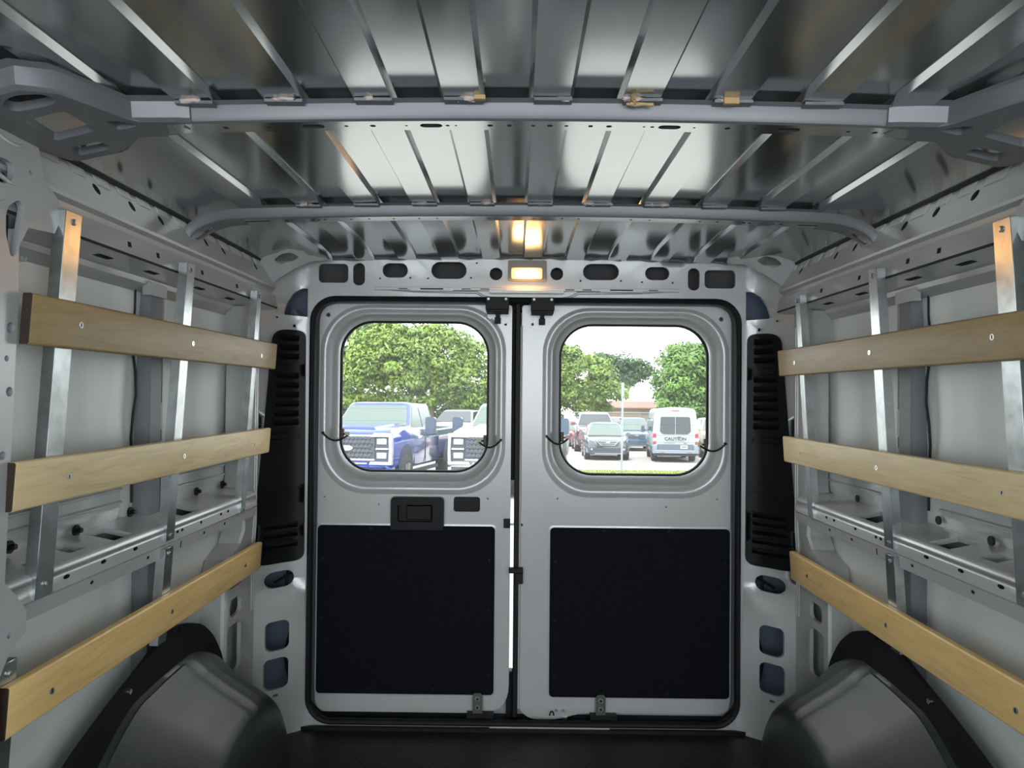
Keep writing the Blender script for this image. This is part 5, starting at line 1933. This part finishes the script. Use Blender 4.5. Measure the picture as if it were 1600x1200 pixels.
PG = 'pickups parked nose out'
pickup('bright blue pickup with a honeycomb grille, parked nose towards the van', BLU, WHT, -3.62, 15.2, math.radians(-8), 1.0, PG)
pickup('white pickup with a grey grille beside the blue pickup', WHT, WHT, -0.50, 15.3, math.radians(-10), 1.0, PG)
crossover('dark crossover with chrome bars in its grille, parked behind the thin pole', 'car', DKP, ox(950, 28.9), 28.9, math.radians(-3), 0.93, name='car')
crossover('dark maroon large car directly behind the dark crossover', 'car', MAR, ox(934, 35.5), 35.5, math.radians(-2), 1.12, H=1.78, hood=1.15, glass=DGL, chrome=False, name='car', roof=mat('light_roof', (0.24, 0.22, 0.23), 0.3))
crossover('dark blue car between the dark crossover and the white van', 'car', DKB, ox(995, 37), 37, math.radians(-4), 0.95, H=1.80, hood=1.08, chrome=False, name='car')
crossover('bright red car parked beyond the dark crossover, closest to the centre door gap', 'car', REDP, ox(902, 41.6), 41.6, math.radians(-6), 0.92, chrome=False, name='car')
crossover('white car at the back beside the fence, above the red car', 'car', WHT, ox(890, 46.2), 46.2, math.radians(-6), 0.78, chrome=False, name='car', glass=VGL)
crossover('faded red car whose roof shows above the dark crossover', 'car', PNK, ox(966, 42.5), 42.5, 0.0, 1.0, H=1.75, hood=1.2, chrome=False, name='car')
crossover('white car with black roof bars behind the blue pickup mirror', 'car', WHT, ox(697, 33), 33, math.radians(-10), 1.1, H=1.85, hood=1.3, glass=DGL, chrome=False, name='car', roof=DKP)
crossover('pale parked car behind the white pickup nose', 'car', VWH, ox(717, 40), 40, math.radians(-10), 1.0, chrome=False, name='car')
crossover('cream car partly hidden beside the white passenger van', 'car', mat('cream_car_paint', (0.30, 0.27, 0.23), 0.3), ox(1132, 31), 31, math.radians(-7), 1.0, H=1.75, hood=1.15, chrome=False, name='car')

# white passenger van seen from behind
vn = tag(empty('passenger_van'), 'white passenger van seen from behind with CAUTION lettering on its doors', 'van')
VR = 0.0
mb = MB()
def vsec(y, hw, z0, ztop, tw):
    P = [(-hw * 0.96, z0), (-hw, z0 + 0.12), (-hw, 1.15), (-hw * 0.985, 1.45), (-hw * (tw + .06), ztop - 0.22), (-hw * (tw + .02), ztop - 0.10), (-hw * (tw - 0.06), ztop - 0.02), (-hw * 0.4, ztop + 0.03), (0, ztop + 0.04)]
    P = P + [(-x, z) for x, z in reversed(P[:-1])]
    return [(x, y, z) for x, z in P]
mb.loft([vsec(0.0, 0.98, 0.45, 2.44, 0.84), vsec(0.06, 1.02, 0.42, 2.50, 0.86), vsec(3.9, 1.03, 0.42, 2.52, 0.86), vsec(4.6, 1.0, 0.42, 2.40, 0.80), vsec(5.0, 0.98, 0.42, 1.9, 0.78), vsec(5.5, 0.92, 0.42, 1.30, 0.80)], VWH, cap0=True, cap1=True)
mb.build('body', vn, smooth=35)
mb = MB()
L = rpoly([(-0.70, 1.42), (-0.56, 1.30), (0.56, 1.30), (0.70, 1.42), (0.66, 2.10), (-0.66, 2.10)], 0.07, 4)
plate(mb, L, [], lambda u, v, t: Vector((u, -0.016 + (v - 1.3) * 0.02 + t, v)), DGL, t=0.03)
mb.build('rear_window', vn)
mb = MB()
mb.box((-0.010, -0.024, 1.30), (0.010, 0.0, 2.10), VWH)
for z in (1.24, 0.92):
    mb.box((-0.94, -0.004, z), (0.94, 0.004, z + 0.010), BMP)
mb.box((0.10, -0.03, 1.175), (0.24, 0.0, 1.195), GRD)
mb.build('door_seams', vn)
for s_ in (-1, 1):
    e = empty('tail_lamp', (s_ * 0.95, 0, 1.1), vn)
    for (z0, z1) in ((1.14, 1.34), (0.84, 0.97)):
        mb = MB()
        mb.box((s_ * 0.95 - 0.065, -0.02, z0), (s_ * 0.95 + 0.085, 0.10, z1), TLR)
        mb.build('red_lens', e, bevel=0.02)
    mb = MB()
    mb.box((s_ * 0.95 - 0.065, -0.018, 0.98), (s_ * 0.95 + 0.085, 0.09, 1.13), LMP)
    mb.build('clear_lens', e)
mb = MB()
mb.box((-0.16, -0.01, 2.36), (0.16, 0.02, 2.395), TLR)
mb.build('brake_lamp', vn)
mb = MB()
mb.box((-0.80, -0.05, 0.56), (0.80, 0.02, 0.84), BMP)
mb.loft([[(x, -0.13, z) for x, z in rrect(0, 0.50, 1.80, 0.15, 0.05, 3)], [(x, 0.05, z) for x, z in rrect(0, 0.50, 2.06, 0.17, 0.05, 3)]], mat('pale_blue_bumper', (0.15, 0.185, 0.225), 0.5), cap0=True)
for s_ in (-1, 1):
    mb.box((s_ * 0.93 - 0.10, -0.10, 0.42), (s_ * 0.93 + 0.10, 0.3, 0.80), mat('pale_blue_bumper'))
    mb.box((s_ * 0.62 - 0.12, -0.14, 0.455), (s_ * 0.62 + 0.12, -0.12, 0.485), TLR)
mb.build('rear_bumper', vn, bevel=0.01)
mb = MB()
mb.box((0.22, -0.07, 0.64), (0.54, -0.045, 0.80), mat('number_plate_white', (0.42, 0.43, 0.43), 0.4))
mb.box((0.26, -0.075, 0.70), (0.50, -0.069, 0.745), BMP)
mb.build('number_plate', vn)
for s_ in (-1, 1):
    for k, (a0, a1) in enumerate(((0.35, 1.35), (1.5, 2.6), (2.75, 3.6), (3.75, 4.5))):
        mb = MB()
        quad_on(mb, [(s_ * 1.022, a0, 1.42), (s_ * 1.022, a1, 1.42), (s_ * 0.965, a1, 2.05), (s_ * 0.965, a0, 2.05)], DGL, 0.012 * s_)
        mb.build('side_window', vn)
mb = MB()
for s_ in (-1, 1):
    arch(mb, s_ * 1.03, 1.25, 0.38, 0.42)
    arch(mb, s_ * 1.02, 4.7, 0.38, 0.42)
    mb.box((s_ * 1.04 - 0.02, 0.2, 0.68), (s_ * 1.04 + 0.02, 4.3, 0.74), BMP)
mb.box((-0.95, 0.1, 0.30), (0.95, 4.9, 0.45), GRD)
mb.build('underbody', vn)
for s_ in (-1, 1):
    for yy in (1.25, 4.7):
        wheel(vn, s_ * 0.88, yy, 0.36, 0.26)
mirrors(vn, BMP, 4.75, 1.22, 1.45, 0.18, 0.36)


def text(body, parent, size, loc, m, depth=0.002, name='lettering', sx=1.0):
    c = bpy.data.curves.new(name, 'FONT')
    c.body = body
    c.size = size
    c.extrude = depth
    c.align_x = 'CENTER'
    c.materials.append(m)
    c.offset = 0.004
    tmp = bpy.data.objects.new(name + '_curve', c)
    COL.objects.link(tmp)
    bpy.context.view_layer.update()
    me = bpy.data.meshes.new_from_object(tmp.evaluated_get(bpy.context.evaluated_depsgraph_get()))
    bpy.data.objects.remove(tmp)
    o = bpy.data.objects.new(name, me)
    COL.objects.link(o)
    o.parent = parent
    o.location = loc
    o.rotation_euler = (PI / 2, 0, 0)
    o.scale = (sx, 1, 1)
    return o


INK = mat('grey_lettering', (0.015, 0.018, 0.022), 0.6)
text('CAUTION', vn, 0.185, (0.0, -0.012, 1.03), INK, sx=1.18)
mb = MB()
R = random.Random(5)
for (x0, x1, z) in ((-0.42, 0.42, 0.975), (-0.52, -0.02, 0.885)):
    x = x0
    while x < x1:
        l_ = R.uniform(0.03, 0.10)
        mb.box((x, -0.012, z), (min(x + l_, x1), 0.0, z + 0.028), mat('faint_lettering', (0.14, 0.155, 0.17), 0.5))
        x += l_ + 0.02
mb.box((0.38, -0.012, 0.875), (0.50, 0.0, 0.90), INK)
tag(mb.build('small_print', vn), kind='stuff')
oplace(vn, ox(1055, 28), 28.0, math.radians(-7), 0.855)
